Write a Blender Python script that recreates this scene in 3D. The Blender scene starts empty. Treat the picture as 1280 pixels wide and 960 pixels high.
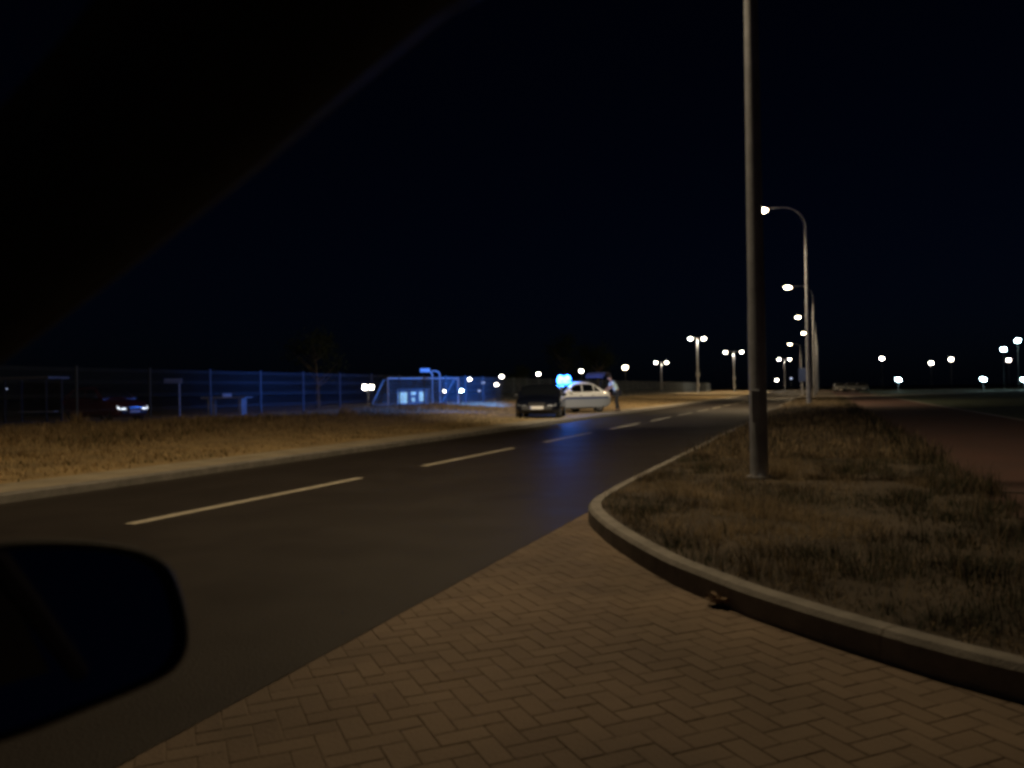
import bpy, bmesh, math, random
import numpy as np
from mathutils import Vector, Matrix, noise
R = math.radians
PI = math.pi
random.seed(7)
rng = np.random.default_rng(7)
sc = bpy.context.scene
col = sc.collection

# ------------------------------------------------------------------ camera geometry
F = 985.0; RHO = R(0.9); CAMH = 1.2; YAW = math.atan(387 / 985)
def unroll(px, py):
    x = px - 640; y = py - 480; c, s = math.cos(RHO), math.sin(RHO)
    return x * c - y * s, x * s + y * c
YH = unroll(1027, 482)[1]
def W(px, py, Z):
    """the place in the world seen at a spot of the photograph, Z metres ahead"""
    x, y = unroll(px, py); x = x / F * Z; z = CAMH - (y - YH) / F * Z
    return Vector((x * math.cos(YAW) - Z * math.sin(YAW), Z * math.cos(YAW) + x * math.sin(YAW), z))
def WY(px, py, Y):
    """same, but on the plane at world depth Y"""
    a = W(px, py, 1.0); k = Y / a.y
    return Vector((a.x * k, Y, CAMH + (a.z - CAMH) * k))
def CA(deg):
    """camera-relative compass angle (to the right of the view axis) -> world angle from +Y to the right"""
    return R(deg) - YAW

# ------------------------------------------------------------------ helpers
class MB:
    def __init__(s): s.v = []; s.f = []; s.m = []
    def add(s, vs, fs, mi=0):
        b = len(s.v); s.v += [tuple(v) for v in vs]
        s.f += [tuple(i + b for i in f) for f in fs]; s.m += [mi] * len(fs); return s
    def box(s, c, d, rz=0, mi=0, mat=None):
        x, y, z = d[0] / 2, d[1] / 2, d[2] / 2
        vs = [Vector((i * x, j * y, k * z)) for i in (-1, 1) for j in (-1, 1) for k in (-1, 1)]
        M = mat if mat is not None else Matrix.Rotation(rz, 3, 'Z')
        vs = [M @ v + Vector(c) for v in vs]
        return s.add(vs, [(0, 1, 3, 2), (4, 6, 7, 5), (0, 4, 5, 1), (2, 3, 7, 6), (0, 2, 6, 4), (1, 5, 7, 3)], mi)
    def tube(s, pts, rad, n=10, caps=True, mi=0):
        pts = [Vector(p) for p in pts]
        if not hasattr(rad, '__len__'): rad = [rad] * len(pts)
        vs = []; fs = []; prev = None
        for i, p in enumerate(pts):
            t = (pts[min(i + 1, len(pts) - 1)] - pts[max(i - 1, 0)]).normalized()
            if prev is None:
                a = Vector((0, 0, 1)) if abs(t.z) < .9 else Vector((1, 0, 0))
                u = t.cross(a).normalized()
            else:
                u = (prev - t * prev.dot(t)).normalized()
            prev = u; w = t.cross(u)
            for k in range(n):
                an = 2 * PI * k / n
                vs.append(p + (u * math.cos(an) + w * math.sin(an)) * rad[i])
        for i in range(len(pts) - 1):
            for k in range(n):
                a = i * n + k; b = i * n + (k + 1) % n
                fs.append((a, b, b + n, a + n))
        if caps:
            fs.append(tuple(reversed(range(n)))); fs.append(tuple(range((len(pts) - 1) * n, len(pts) * n)))
        return s.add(vs, fs, mi)
    def loft(s, rings, closed=True, caps=True, mi=0):
        n = len(rings[0]); vs = [v for r in rings for v in r]; fs = []
        for i in range(len(rings) - 1):
            for k in range(n if closed else n - 1):
                a = i * n + k; b = i * n + (k + 1) % n
                fs.append((a, b, b + n, a + n))
        if caps:
            fs.append(tuple(reversed(range(n)))); fs.append(tuple(range((len(rings) - 1) * n, len(rings) * n)))
        return s.add(vs, fs, mi)
    def ell(s, c, r, nu=12, nv=8, M=None, mi=0, keep=None):
        vs = []; fs = []
        for i in range(nv + 1):
            th = PI * i / nv
            for k in range(nu):
                ph = 2 * PI * k / nu
                p = Vector((r[0] * math.sin(th) * math.cos(ph), r[1] * math.sin(th) * math.sin(ph), r[2] * math.cos(th)))
                if M is not None: p = M @ p
                vs.append(p + Vector(c))
        for i in range(nv):
            for k in range(nu):
                a = i * nu + k; b = i * nu + (k + 1) % nu
                fs.append((a, a + nu, b + nu, b))
        return s.add(vs, fs, mi)
    def build(s, name, mat, parent=None, smooth=False, bevel=0, seg=2, auto=None):
        me = bpy.data.meshes.new(name); me.from_pydata(s.v, [], s.f)
        mats = mat if isinstance(mat, (list, tuple)) else [mat]
        for m in mats: me.materials.append(m)
        if len(mats) > 1: me.polygons.foreach_set('material_index', s.m)
        bm = bmesh.new(); bm.from_mesh(me)
        bmesh.ops.remove_doubles(bm, verts=bm.verts, dist=1e-5)
        bmesh.ops.recalc_face_normals(bm, faces=bm.faces)
        if bevel:
            es = [e for e in bm.edges if len(e.link_faces) == 2 and e.calc_face_angle(0) > R(35)]
            bmesh.ops.bevel(bm, geom=es, offset=bevel, segments=seg, affect='EDGES', profile=.5)
        bm.to_mesh(me); bm.free()
        if smooth:
            me.polygons.foreach_set('use_smooth', [True] * len(me.polygons))
            try: me.set_sharp_from_angle(angle=R(auto or 40))
            except Exception: pass
        o = bpy.data.objects.new(name, me); col.objects.link(o)
        if parent is not None: o.parent = parent
        return o

def tag(o, label=None, cat=None, group=None, kind=None):
    if label: o['label'] = label
    if cat: o['category'] = cat
    if group: o['group'] = group
    if kind: o['kind'] = kind
    return o
def thing(name, label, cat, loc=(0, 0, 0), rz=0, group=None):
    o = bpy.data.objects.new(name, None); col.objects.link(o); o.empty_display_size = .3
    o.location = loc; o.rotation_euler = (0, 0, rz)
    return tag(o, label, cat, group)
def kids(o): return [c for c in bpy.data.objects if c.parent == o]
def copy_tree(o, parent=None):
    c = o.copy(); col.objects.link(c)
    if parent is not None: c.parent = parent
    for ch in kids(o): copy_tree(ch, c)
    return c

# ------------------------------------------------------------------ materials
def mat(name, c, rough=.6, metal=0, var=0, scale=8, c2=None, bump=0, bscale=60, spec=.5, emit=None, es=0, coat=0, trans=0, detail=6):
    m = bpy.data.materials.new(name); m.use_nodes = True
    nt = m.node_tree; b = nt.nodes['Principled BSDF']
    b.inputs['Base Color'].default_value = (*c, 1); b.inputs['Roughness'].default_value = rough
    b.inputs['Metallic'].default_value = metal; b.inputs['Specular IOR Level'].default_value = spec
    b.inputs['Coat Weight'].default_value = coat; b.inputs['Transmission Weight'].default_value = trans
    if emit: b.inputs['Emission Color'].default_value = (*emit, 1); b.inputs['Emission Strength'].default_value = es
    tc = nt.nodes.new('ShaderNodeTexCoord')
    if var or c2:
        n = nt.nodes.new('ShaderNodeTexNoise'); n.inputs['Scale'].default_value = scale; n.inputs['Detail'].default_value = detail
        n.inputs['Roughness'].default_value = .65
        nt.links.new(tc.outputs['Object'], n.inputs['Vector'])
        r = nt.nodes.new('ShaderNodeValToRGB')
        r.color_ramp.elements[0].position = .32; r.color_ramp.elements[1].position = .68
        d = c2 if c2 else tuple(max(0, x * (1 - var)) for x in c)
        u = c if c2 else tuple(min(1, x * (1 + var)) for x in c)
        r.color_ramp.elements[0].color = (*d, 1); r.color_ramp.elements[1].color = (*u, 1)
        nt.links.new(n.outputs['Fac'], r.inputs['Fac']); nt.links.new(r.outputs['Color'], b.inputs['Base Color'])
    if bump:
        n2 = nt.nodes.new('ShaderNodeTexNoise'); n2.inputs['Scale'].default_value = bscale; n2.inputs['Detail'].default_value = 8
        nt.links.new(tc.outputs['Object'], n2.inputs['Vector'])
        bp = nt.nodes.new('ShaderNodeBump'); bp.inputs['Strength'].default_value = bump; bp.inputs['Distance'].default_value = .02
        nt.links.new(n2.outputs['Fac'], bp.inputs['Height']); nt.links.new(bp.outputs['Normal'], b.inputs['Normal'])
    return m

M = {}
M['soil'] = mat('soil', (.055, .043, .031), .95, var=.5, scale=1.2, bump=.6, bscale=25)
M['field'] = mat('field', (.06, .065, .04), .95, var=.5, scale=.25, bump=.5, bscale=12)
M['verge'] = mat('verge', (.48, .34, .16), .95, c2=(.22, .165, .085), scale=.9, bump=.8, bscale=18)
M['turf'] = mat('turf', (.035, .05, .03), .95, var=.5, scale=.8, bump=.7, bscale=20)
M['pave_strip'] = mat('pave_strip', (.36, .31, .23), .85, var=.25, scale=2.2, bump=.4, bscale=30)
M['kerb'] = mat('kerb', (.22, .208, .192), .85, var=.28, scale=5, bump=.4, bscale=80)
M['paint'] = mat('paint', (.62, .58, .48), .6, c2=(.40, .36, .28), scale=9, bump=.2, bscale=120)
M['path'] = mat('path', (.072, .032, .027), .9, c2=(.047, .026, .023), scale=1.1, bump=.35, bscale=40)
M['pale_path'] = mat('pale_path', (.3, .29, .27), .9, var=.3, scale=1.5)
M['slot'] = mat('slot', (.012, .010, .010), .6)
M['pole'] = mat('pole', (.36, .385, .45), .5, metal=.2, var=.25, scale=3, bump=.1, bscale=40)
M['dark_post'] = mat('dark_post', (.03, .032, .035), .6)
M['lamp_shell'] = mat('lamp_shell', (.12, .12, .12), .5, metal=.4)
M['lamp_warm'] = mat('lamp_warm', (.9, .85, .7), .4, emit=(1, .80, .50), es=48)
M['lamp_white'] = mat('lamp_white', (.9, .9, .9), .4, emit=(1, .90, .74), es=35)
M['lamp_cold'] = mat('lamp_cold', (.8, .9, .95), .4, emit=(.62, .95, 1), es=70)
M['lamp_dim'] = mat('lamp_dim', (.8, .85, .95), .4, emit=(.55, .65, 1), es=1.2)
M['fence'] = mat('fence', (.07, .085, .10), .5, metal=.2)
M['galv'] = mat('galv', (.5, .52, .55), .45, metal=.4, var=.2, scale=6)
M['white_steel'] = mat('white_steel', (.75, .77, .8), .45)
M['black_plastic'] = mat('black_plastic', (.012, .012, .014), .55, bump=.08, bscale=300)
M['trim'] = mat('trim', (.05, .047, .044), .9, var=.15, scale=20, bump=.2, bscale=400)
M['own_paint'] = mat('own_paint', (.008, .008, .010), .25, coat=.5)
M['mirror'] = mat('mirror', (.50, .50, .58), .04, metal=1)
M['glass_dark'] = mat('glass_dark', (.006, .007, .009), .06, spec=.6)
M['tyre'] = mat('tyre', (.015, .015, .015), .85, bump=.2, bscale=60)
M['rim'] = mat('rim', (.42, .42, .44), .35, metal=.8)
M['police_paint'] = mat('police_paint', (.86, .86, .85), .35, metal=0, coat=.6, var=.03, scale=2)
M['lid_shaded'] = mat('lid_shaded', (.045, .05, .085), .4)  # boot lid's lack of light put into its colour
M['silver_paint'] = mat('silver_paint', (.30, .33, .38), .35, metal=.3, coat=.5)
def two_tone(m, low, z):
    nt = m.node_tree; b = nt.nodes['Principled BSDF']; src = b.inputs['Base Color'].links[0].from_socket
    tc = nt.nodes.new('ShaderNodeTexCoord'); sp = nt.nodes.new('ShaderNodeSeparateXYZ'); gt = nt.nodes.new('ShaderNodeMath'); gt.operation = 'GREATER_THAN'; gt.inputs[1].default_value = z
    mx = nt.nodes.new('ShaderNodeMix'); mx.data_type = 'RGBA'; mx.inputs['A'].default_value = (*low, 1)
    nt.links.new(tc.outputs['Object'], sp.inputs[0]); nt.links.new(sp.outputs['Z'], gt.inputs[0]); nt.links.new(gt.outputs[0], mx.inputs['Factor'])
    nt.links.new(src, mx.inputs['B']); nt.links.new(mx.outputs['Result'], b.inputs['Base Color'])
two_tone(M['police_paint'], (.33, .36, .42), .70)
M['police_band'] = mat('police_band', (.01, .035, .17), .4)
M['dark_paint'] = mat('dark_paint', (.004, .005, .010), .12, spec=.3)
M['red_paint'] = mat('red_paint', (.09, .012, .012), .3, coat=.5)
M['grey_paint'] = mat('grey_paint', (.06, .065, .07), .3, coat=.5)
M['headlamp'] = mat('headlamp', (.36, .37, .4), .24, metal=.8)
M['headlamp_lit'] = mat('headlamp_lit', (.8, .85, .9), .2, emit=(.85, .93, 1), es=2.2)
M['tail'] = mat('tail', (.22, .015, .012), .2)
M['plate'] = mat('plate', (.62, .60, .58), .45)
M['plate_eu'] = mat('plate_eu', (.02, .05, .25), .5)
M['chrome'] = mat('chrome', (.5, .5, .52), .2, metal=1)
M['blue_lamp'] = mat('blue_lamp', (.05, .2, .8), .15, emit=(.025, .16, 1), es=34)
M['skin'] = mat('skin', (.42, .27, .2), .55, var=.08, scale=12)
M['shirt'] = mat('shirt', (.55, .74, .84), .85, var=.08, scale=14, bump=.3, bscale=40)
M['trousers'] = mat('trousers', (.02, .022, .03), .9, bump=.3, bscale=40)
M['hair'] = mat('hair', (.02, .015, .012), .7, bump=.5, bscale=120)
M['shoe'] = mat('shoe', (.02, .02, .02), .6)
M['eye'] = mat('eye', (.5, .5, .5), .3)
M['lip'] = mat('lip', (.3, .13, .11), .6)
M['leaf'] = mat('leaf', (.05, .07, .028), .8, var=.4, scale=.9)
M['bark'] = mat('bark', (.16, .14, .12), .9, var=.4, scale=8, bump=.6, bscale=20)
M['birch'] = mat('birch', (.45, .43, .40), .85, c2=(.10, .09, .08), scale=5, bump=.4, bscale=30)
M['wall'] = mat('wall', (.07, .075, .08), .9, var=.15, scale=1.5)
M['roof'] = mat('roof', (.03, .03, .033), .8, var=.2, scale=3)
M['lit_pane'] = mat('lit_pane', (.3, .5, .6), .3, emit=(.42, .78, 1), es=1.0)
M['cold_wall'] = mat('cold_wall', (.3, .36, .4), .8, var=.2, scale=3)
M['concrete'] = mat('concrete', (.36, .36, .35), .85, var=.2, scale=5, bump=.3, bscale=50)
M['litter'] = mat('litter', (.34, .24, .15), .85, c2=(.12, .08, .05), scale=25, bump=.4, bscale=60)
M['sign_blue'] = mat('sign_blue', (.012, .028, .10), .5)
M['sign_back'] = mat('sign_back', (.25, .26, .28), .5, metal=.3)
M['straw'] = mat('straw', (.60, .455, .25), .85, var=.35, scale=3)
M['brown'] = mat('brown', (.34, .24, .13), .9, var=.4, scale=3)
M['island_straw'] = mat('island_straw', (.24, .185, .115), .85, var=.55, scale=1.6)
M['island_brown'] = mat('island_brown', (.075, .057, .042), .9, var=.6, scale=1.6)
M['island_green'] = mat('island_green', (.024, .03, .015), .85, var=.5, scale=1.6)
M['green'] = mat('green', (.055, .065, .025), .85, var=.4, scale=3)
for k in ('straw', 'brown', 'green', 'island_straw', 'island_brown', 'island_green', 'leaf'):
    nt = M[k].node_tree; b = nt.nodes['Principled BSDF']; src = b.inputs['Base Color'].links[0].from_socket
    tr = nt.nodes.new('ShaderNodeBsdfTranslucent'); mx = nt.nodes.new('ShaderNodeMixShader'); mx.inputs[0].default_value = .4
    out = [n for n in nt.nodes if n.type == 'OUTPUT_MATERIAL'][0]
    nt.links.new(src, tr.inputs[0]); nt.links.new(b.outputs[0], mx.inputs[1]); nt.links.new(tr.outputs[0], mx.inputs[2]); nt.links.new(mx.outputs[0], out.inputs[0])
# asphalt: dark, worn, a little glossy
def asphalt():
    m = mat('asphalt', (.033, .027, .0225), .55, spec=.35, c2=(.023, .0185, .016), scale=.55, detail=9)
    nt = m.node_tree; b = nt.nodes['Principled BSDF']
    tc = nt.nodes.new('ShaderNodeTexCoord')
    v = nt.nodes.new('ShaderNodeTexVoronoi'); v.inputs['Scale'].default_value = 90
    nt.links.new(tc.outputs['Object'], v.inputs['Vector'])
    n = nt.nodes.new('ShaderNodeTexNoise'); n.inputs['Scale'].default_value = 1.1; n.inputs['Detail'].default_value = 6
    nt.links.new(tc.outputs['Object'], n.inputs['Vector'])
    mr = nt.nodes.new('ShaderNodeMapRange'); mr.inputs[3].default_value = .42; mr.inputs[4].default_value = .66
    nt.links.new(n.outputs['Fac'], mr.inputs[0]); nt.links.new(mr.outputs[0], b.inputs['Roughness'])
    bp = nt.nodes.new('ShaderNodeBump'); bp.inputs['Strength'].default_value = .25; bp.inputs['Distance'].default_value = .006
    nt.links.new(v.outputs['Distance'], bp.inputs['Height']); nt.links.new(bp.outputs['Normal'], b.inputs['Normal'])
    return m
M['asphalt'] = asphalt()
def block_mat():
    m = mat('paving_block', (.26, .2, .15), .85, bump=.4, bscale=70)
    nt = m.node_tree; b = nt.nodes['Principled BSDF']
    g = nt.nodes.new('ShaderNodeNewGeometry')
    r = nt.nodes.new('ShaderNodeValToRGB'); e = r.color_ramp.elements
    e[0].color = (.178, .135, .098, 1); e[1].color = (.212, .164, .120, 1)
    x = e.new(.5); x.color = (.195, .149, .108, 1)
    nt.links.new(g.outputs['Random Per Island'], r.inputs['Fac'])
    tc = nt.nodes.new('ShaderNodeTexCoord')
    n = nt.nodes.new('ShaderNodeTexNoise'); n.inputs['Scale'].default_value = .9; n.inputs['Detail'].default_value = 7
    nt.links.new(tc.outputs['Object'], n.inputs['Vector'])
    r2 = nt.nodes.new('ShaderNodeValToRGB'); f = r2.color_ramp.elements
    f[0].position = .35; f[1].position = .7; f[0].color = (.62, .6, .6, 1); f[1].color = (1.1, 1.05, 1, 1)
    nt.links.new(n.outputs['Fac'], r2.inputs['Fac'])
    mx = nt.nodes.new('ShaderNodeMix'); mx.data_type = 'RGBA'; mx.blend_type = 'MULTIPLY'; mx.inputs['Factor'].default_value = 1
    nt.links.new(r.outputs['Color'], mx.inputs['A']); nt.links.new(r2.outputs['Color'], mx.inputs['B'])
    nt.links.new(mx.outputs['Result'], b.inputs['Base Color'])
    return m
M['block'] = block_mat()
M['mortar'] = mat('mortar', (.2, .18, .155), .9)
M['joint'] = mat('joint', (.19, .148, .11), .95, var=.3, scale=8)
def clear_glass():
    m = bpy.data.materials.new('clear_glass'); m.use_nodes = True; nt = m.node_tree
    for n in list(nt.nodes):
        if n.type != 'OUTPUT_MATERIAL': nt.nodes.remove(n)
    out = [n for n in nt.nodes if n.type == 'OUTPUT_MATERIAL'][0]
    t = nt.nodes.new('ShaderNodeBsdfTransparent'); t.inputs[0].default_value = (.86, .9, .9, 1)
    g = nt.nodes.new('ShaderNodeBsdfGlossy'); g.inputs['Roughness'].default_value = .02
    fr = nt.nodes.new('ShaderNodeFresnel'); fr.inputs[0].default_value = 1.06
    mx = nt.nodes.new('ShaderNodeMixShader')
    nt.links.new(fr.outputs[0], mx.inputs[0]); nt.links.new(t.outputs[0], mx.inputs[1]); nt.links.new(g.outputs[0], mx.inputs[2])
    nt.links.new(mx.outputs[0], out.inputs[0]); return m
M['clear_glass'] = clear_glass()

# ------------------------------------------------------------------ the ground
def bend(Y): return 0.0 if Y < 140 else -.0009 * (Y - 140) ** 2
YS = [-60, -30, -10, -4, 0, 4, 8, 12, 20, 30, 45, 60, 80, 100, 120, 140, 155, 170, 190, 210, 230, 260, 300]
def strip(name, x0, x1, z0, z1, m, ys=None, kind='structure', nx=1):
    b = MB(); ys = ys or YS; vs = []; fs = []
    for y in ys:
        for k in range(nx + 1):
            t = k / nx; vs.append((x0 + (x1 - x0) * t + bend(y), y, z0 + (z1 - z0) * t))
    for i in range(len(ys) - 1):
        for k in range(nx):
            a = i * (nx + 1) + k; fs.append((a, a + 1, a + nx + 2, a + nx + 1))
    b.add(vs, fs); o = b.build(name, m); o['kind'] = kind
    return o
g = MB(); S = 1500
g.add([(-S, -S, -.9), (S, -S, -.9), (S, S, -.9), (-S, S, -.9)], [(0, 1, 2, 3)])
o = g.build('ground', M['field']); o['kind'] = 'structure'
strip('road', -8.72, -2.15, .0, .0, M['asphalt'])
# verge on the far side, rising to the fence, then falling away behind it
def vz(x):
    d = -9.8 - x
    if d < 0: return .1
    if d < 12: return .10 + .20 * d / 12
    return .30 - .9 * min(1, (d - 12) / 45) 
b = MB(); xs = [-9.8, -11, -13, -15, -17, -19, -21, -22.6, -25, -30, -38, -48, -58, -90, -160, -400]
ys = [-60, -20] + list(range(-4, 60, 2)) + list(range(60, 140, 10)) + YS[YS.index(140):] + [400, 700]
vs = []; fs = []
for y in ys:
    for x in xs:
        z = vz(x) + (.05 * noise.noise(Vector((x * .5, y * .5, 0))) if -22 < x < -9.9 and y < 60 else 0)
        vs.append((x + bend(min(y, 300)), y, z))
for i in range(len(ys) - 1):
    for k in range(len(xs) - 1):
        a = i * len(xs) + k; fs.append((a, a + 1, a + len(xs) + 1, a + len(xs)))
b.add(vs, fs); o = b.build('verge_ground', M['verge'], smooth=True, auto=80); o['kind'] = 'structure'
# far-side pavement with its kerb
strip('sidewalk', -9.81, -8.89, .106, .10, M['pave_strip'])
b = MB()
for y0, y1 in zip(YS[:-1], YS[1:]):
    xa, xb = -8.72 + bend(y0), -8.72 + bend(y1)
    b.add([(xa, y0, -.02), (xa - .17, y0, -.02), (xa - .17, y0, .108), (xa - .02, y0, .108), (xa, y0, .09),
           (xb, y1, -.02), (xb - .17, y1, -.02), (xb - .17, y1, .108), (xb - .02, y1, .108), (xb, y1, .09)],
          [(2, 3, 8, 7), (3, 4, 9, 8), (4, 0, 5, 9)])
o = b.build('sidewalk_kerb', M['kerb']); o['kind'] = 'structure'

# near island: outer edge of its kerb
KP = [(-2.16, 300)] + [(-2.16, y) for y in (230, 190, 160, 140, 100, 60, 30, 18, 12, 9.6)] + \
     [(-2.145, 8.2), (-2.05, 7.1), (-1.63, 6.09), (-1.01, 5.04), (-.61, 4.54), (-.35, 4.25), (.15, 3.81), (.69, 3.44), (1.6, 3.05), (3, 2.7), (6, 2.4), (12, 2.3), (30, 2.3)]
def catmull(P, n=8):
    out = []
    for i in range(len(P) - 1):
        p0 = P[max(i - 1, 0)]; p1 = P[i]; p2 = P[i + 1]; p3 = P[min(i + 2, len(P) - 1)]
        L = math.dist(p1, p2); k = n if L < 4 else 2
        for j in range(k):
            t = j / k
            if L > 4: out.append((p1[0] + (p2[0] - p1[0]) * t, p1[1] + (p2[1] - p1[1]) * t)); continue
            out.append(tuple(.5 * (2 * p1[d] + (p2[d] - p0[d]) * t + (2 * p0[d] - 5 * p1[d] + 4 * p2[d] - p3[d]) * t * t + (3 * p1[d] - p0[d] - 3 * p2[d] + p3[d]) * t ** 3) for d in (0, 1)))
    out.append(P[-1]); return out
KC = catmull(KP)
KC = [(x + bend(y), y) for x, y in KC]
def offset(P, d):
    out = []
    for i, p in enumerate(P):
        a = P[max(i - 1, 0)]; c = P[min(i + 1, len(P) - 1)]
        t = Vector((c[0] - a[0], c[1] - a[1])).normalized(); nrm = Vector((-t.y, t.x))   # left of travel = island side
        out.append((p[0] + nrm.x * d, p[1] + nrm.y * d))
    return out
KW = .125; KH = .138
prof = [(0, -.06), (.008, KH - .025), (.03, KH), (KW, KH), (KW, .0)]
b = MB(); rings = []
lay = [offset(KC, d) for d, z in prof]
for i in range(len(KC)):
    rings.append([(lay[j][i][0], lay[j][i][1], prof[j][1]) for j in range(len(prof))])
b.loft(rings, closed=False, caps=False)
o = b.build('kerb', M['kerb'], smooth=True, auto=30); o['kind'] = 'structure'
# joints between the kerb stones (thin dark mortar, a hair proud)
b = MB(); acc = 0
for i in range(1, len(KC)):
    p, q = Vector(KC[i - 1]), Vector(KC[i]); L = (q - p).length
    if q.y > 40 or q.x > 8: continue
    pos = 0
    while acc + (L - pos) >= 1.0:
        pos += 1.0 - acc; acc = 0
        c = p + (q - p) * (pos / L); t = (q - p).normalized(); n_ = Vector((-t.y, t.x))
        h = t * .004
        pr = [(d, z) for d, z in ((-.002, 0), (.006, KH - .023), (.029, KH + .002), (KW, KH + .002))]
        A = [(c + n_ * d - h, z) for d, z in pr]; B = [(c + n_ * d + h, z) for d, z in pr]
        b.loft([[(v.x, v.y, z) for v, z in A], [(v.x, v.y, z) for v, z in B]], closed=False, caps=False)
    acc += L - pos
o = b.build('kerb_mortar', M['mortar']); o['kind'] = 'structure'
# island soil
inner = offset(KC, KW - .01)
b = MB(); vs = []
edge = [(x, y) for x, y in inner if x <= 1.42]
n = len(edge)
poly = edge + [(1.42, edge[-1][1])] + [(1.42, 300)]
def bank(x, y): return .128 + .03 * noise.noise(Vector((x * .7, y * .7, 3)))
for i in range(n):
    x, y = edge[i]
    for k in range(9):
        t = k / 8; X = x + (1.42 + bend(y) - x) * t
        vs.append((X, y, .125 if k in (0, 8) else bank(X, y) - .004))
fs = [(i * 9 + k, i * 9 + k + 1, i * 9 + k + 10, i * 9 + k + 9) for i in range(n - 1) for k in range(8)]
b.add(vs, fs); o = b.build('island_soil', M['soil'], smooth=True, auto=80); o['kind'] = 'structure'
# red path and what lies right of it
PY = [2.55, 8, 14, 20, 30, 45, 60, 80, 100, 140, 170, 200, 240, 300]
strip('red_path', 1.42, 5.25, .126, .126, M['path'], PY)
strip('turf', 5.25, 60, .122, .10, M['turf'], PY, nx=4)
strip('far_turf', 60, 700, .10, -.2, M['turf'], PY + [700], nx=2)
b = MB(); b.box((3.33, 8.92, .128), (3.8, .055, .012)); o = b.build('drain_channel', M['slot'])
tag(o, 'narrow dark drain channel crossing the red path', 'drain')
b = MB(); b.tube([(5.29, 2.6, .125), (5.29, 100, .125)], .03, 6); o = b.build('path_edging', M['kerb']); o['kind'] = 'structure'
# pale footpath far off on the right
b = MB(); P = [(.9, 83.5), (4.6, 84.5), (12, 97), (30, 135)]
L_ = offset(P, 1.2); R_ = offset(P, -1.2)
b.loft([[(*L_[i], .134), (*R_[i], .134)] for i in range(4)], closed=False, caps=False)
o = b.build('footpath', M['pale_path']); o['kind'] = 'structure'

# centre-line dashes: 4 m with 1.75 m gaps
b = MB(); y = 5.57 - 5.75 * 3; rr = random.Random(3)
while y < 130:
    xc = -6.07 + .012 * min(max(y - 6, 0), 22)
    n = 10; L_ = []; R_ = []
    for i in range(n + 1):
        yy = y + 4 * i / n
        L_.append((xc - .065 + rr.uniform(-.004, .004), yy, .004)); R_.append((xc + .065 + rr.uniform(-.004, .004), yy, .004))
    b.loft([[L_[i], R_[i]] for i in range(n + 1)], closed=False, caps=False); y += 5.75
o = b.build('road_marking', M['paint']); o['kind'] = 'structure'

# paved drive: herringbone blocks, each laid with its own slight tilt
b = MB(); b.add([(-2.2, -20, -.0045), (30, -20, -.0045), (30, 10, -.0045), (-2.2, 10, -.0045)], [(0, 1, 2, 3)])
o = b.build('drive_bed', M['joint']); o['kind'] = 'structure'
BW, BL = .095, .19; rot = Matrix.Rotation(R(45), 2)
bm = bmesh.new()
def clipx(bm, co, no):
    bmesh.ops.bisect_plane(bm, geom=bm.verts[:] + bm.edges[:] + bm.faces[:], plane_co=co, plane_no=no, clear_outer=True)
gap = .0022
for i in range(-100, 100):
    for j in range(-100, 100):
        # 90-degree herringbone on a square lattice of BW cells
        ph = (i - j) % 4
        if ph == 0: x0, y0, x1, y1 = i, j, i + 2, j + 1
        elif ph == 3: x0, y0, x1, y1 = i, j, i + 1, j + 2
        else: continue
        cx, cy = (x0 + x1) / 2 * BW, (y0 + y1) / 2 * BW
        c = rot @ Vector((cx, cy)); wx, wy = c.x + 1.2, c.y + 3.2
        if wx < -2.35 or wx > 4.5 or wy < .9 or wy > 9: continue
        if wx > -.6 and wy > 6.5: continue
        hx, hy = (x1 - x0) / 2 * BW - gap, (y1 - y0) / 2 * BW - gap
        zt = random.uniform(-.001, .001); tx, ty = random.uniform(-.004, .004), random.uniform(-.004, .004)
        top = []; low = []; bot = []
        for sx, sy in ((-1, -1), (1, -1), (1, 1), (-1, 1)):
            p = rot @ Vector((cx + sx * (hx - .004), cy + sy * (hy - .004))); q = rot @ Vector((cx + sx * hx, cy + sy * hy))
            dz = zt + tx * sx * hx + ty * sy * hy
            top.append(bm.verts.new((p.x + 1.2, p.y + 3.2, dz))); low.append(bm.verts.new((q.x + 1.2, q.y + 3.2, dz - .0015)))
            bot.append(bm.verts.new((q.x + 1.2, q.y + 3.2, -.02)))
        bm.faces.new(top)
        for k in range(4):
            bm.faces.new((low[k], low[(k + 1) % 4], top[(k + 1) % 4], top[k])); bm.faces.new((bot[k], bot[(k + 1) % 4], low[(k + 1) % 4], low[k]))
clipx(bm, (-2.144, 0, 0), (-1, 0, 0))
me = bpy.data.meshes.new('drive_paving'); bm.to_mesh(me); bm.free(); me.materials.append(M['block'])
o = bpy.data.objects.new('drive_paving', me); col.objects.link(o); o['kind'] = 'structure'
# rest of the drive, behind and beside the camera
b = MB(); b.add([(-2.08, -20, .0), (30, -20, .0), (30, .95, .0), (-2.08, .95, .0)], [(0, 1, 2, 3)])
b.add([(4.45, .95, -.004), (30, .95, -.004), (30, 2.35, -.004), (4.45, 2.35, -.004)], [(0, 1, 2, 3)])
o = b.build('drive', M['pave_strip']); o['kind'] = 'structure'

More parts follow.
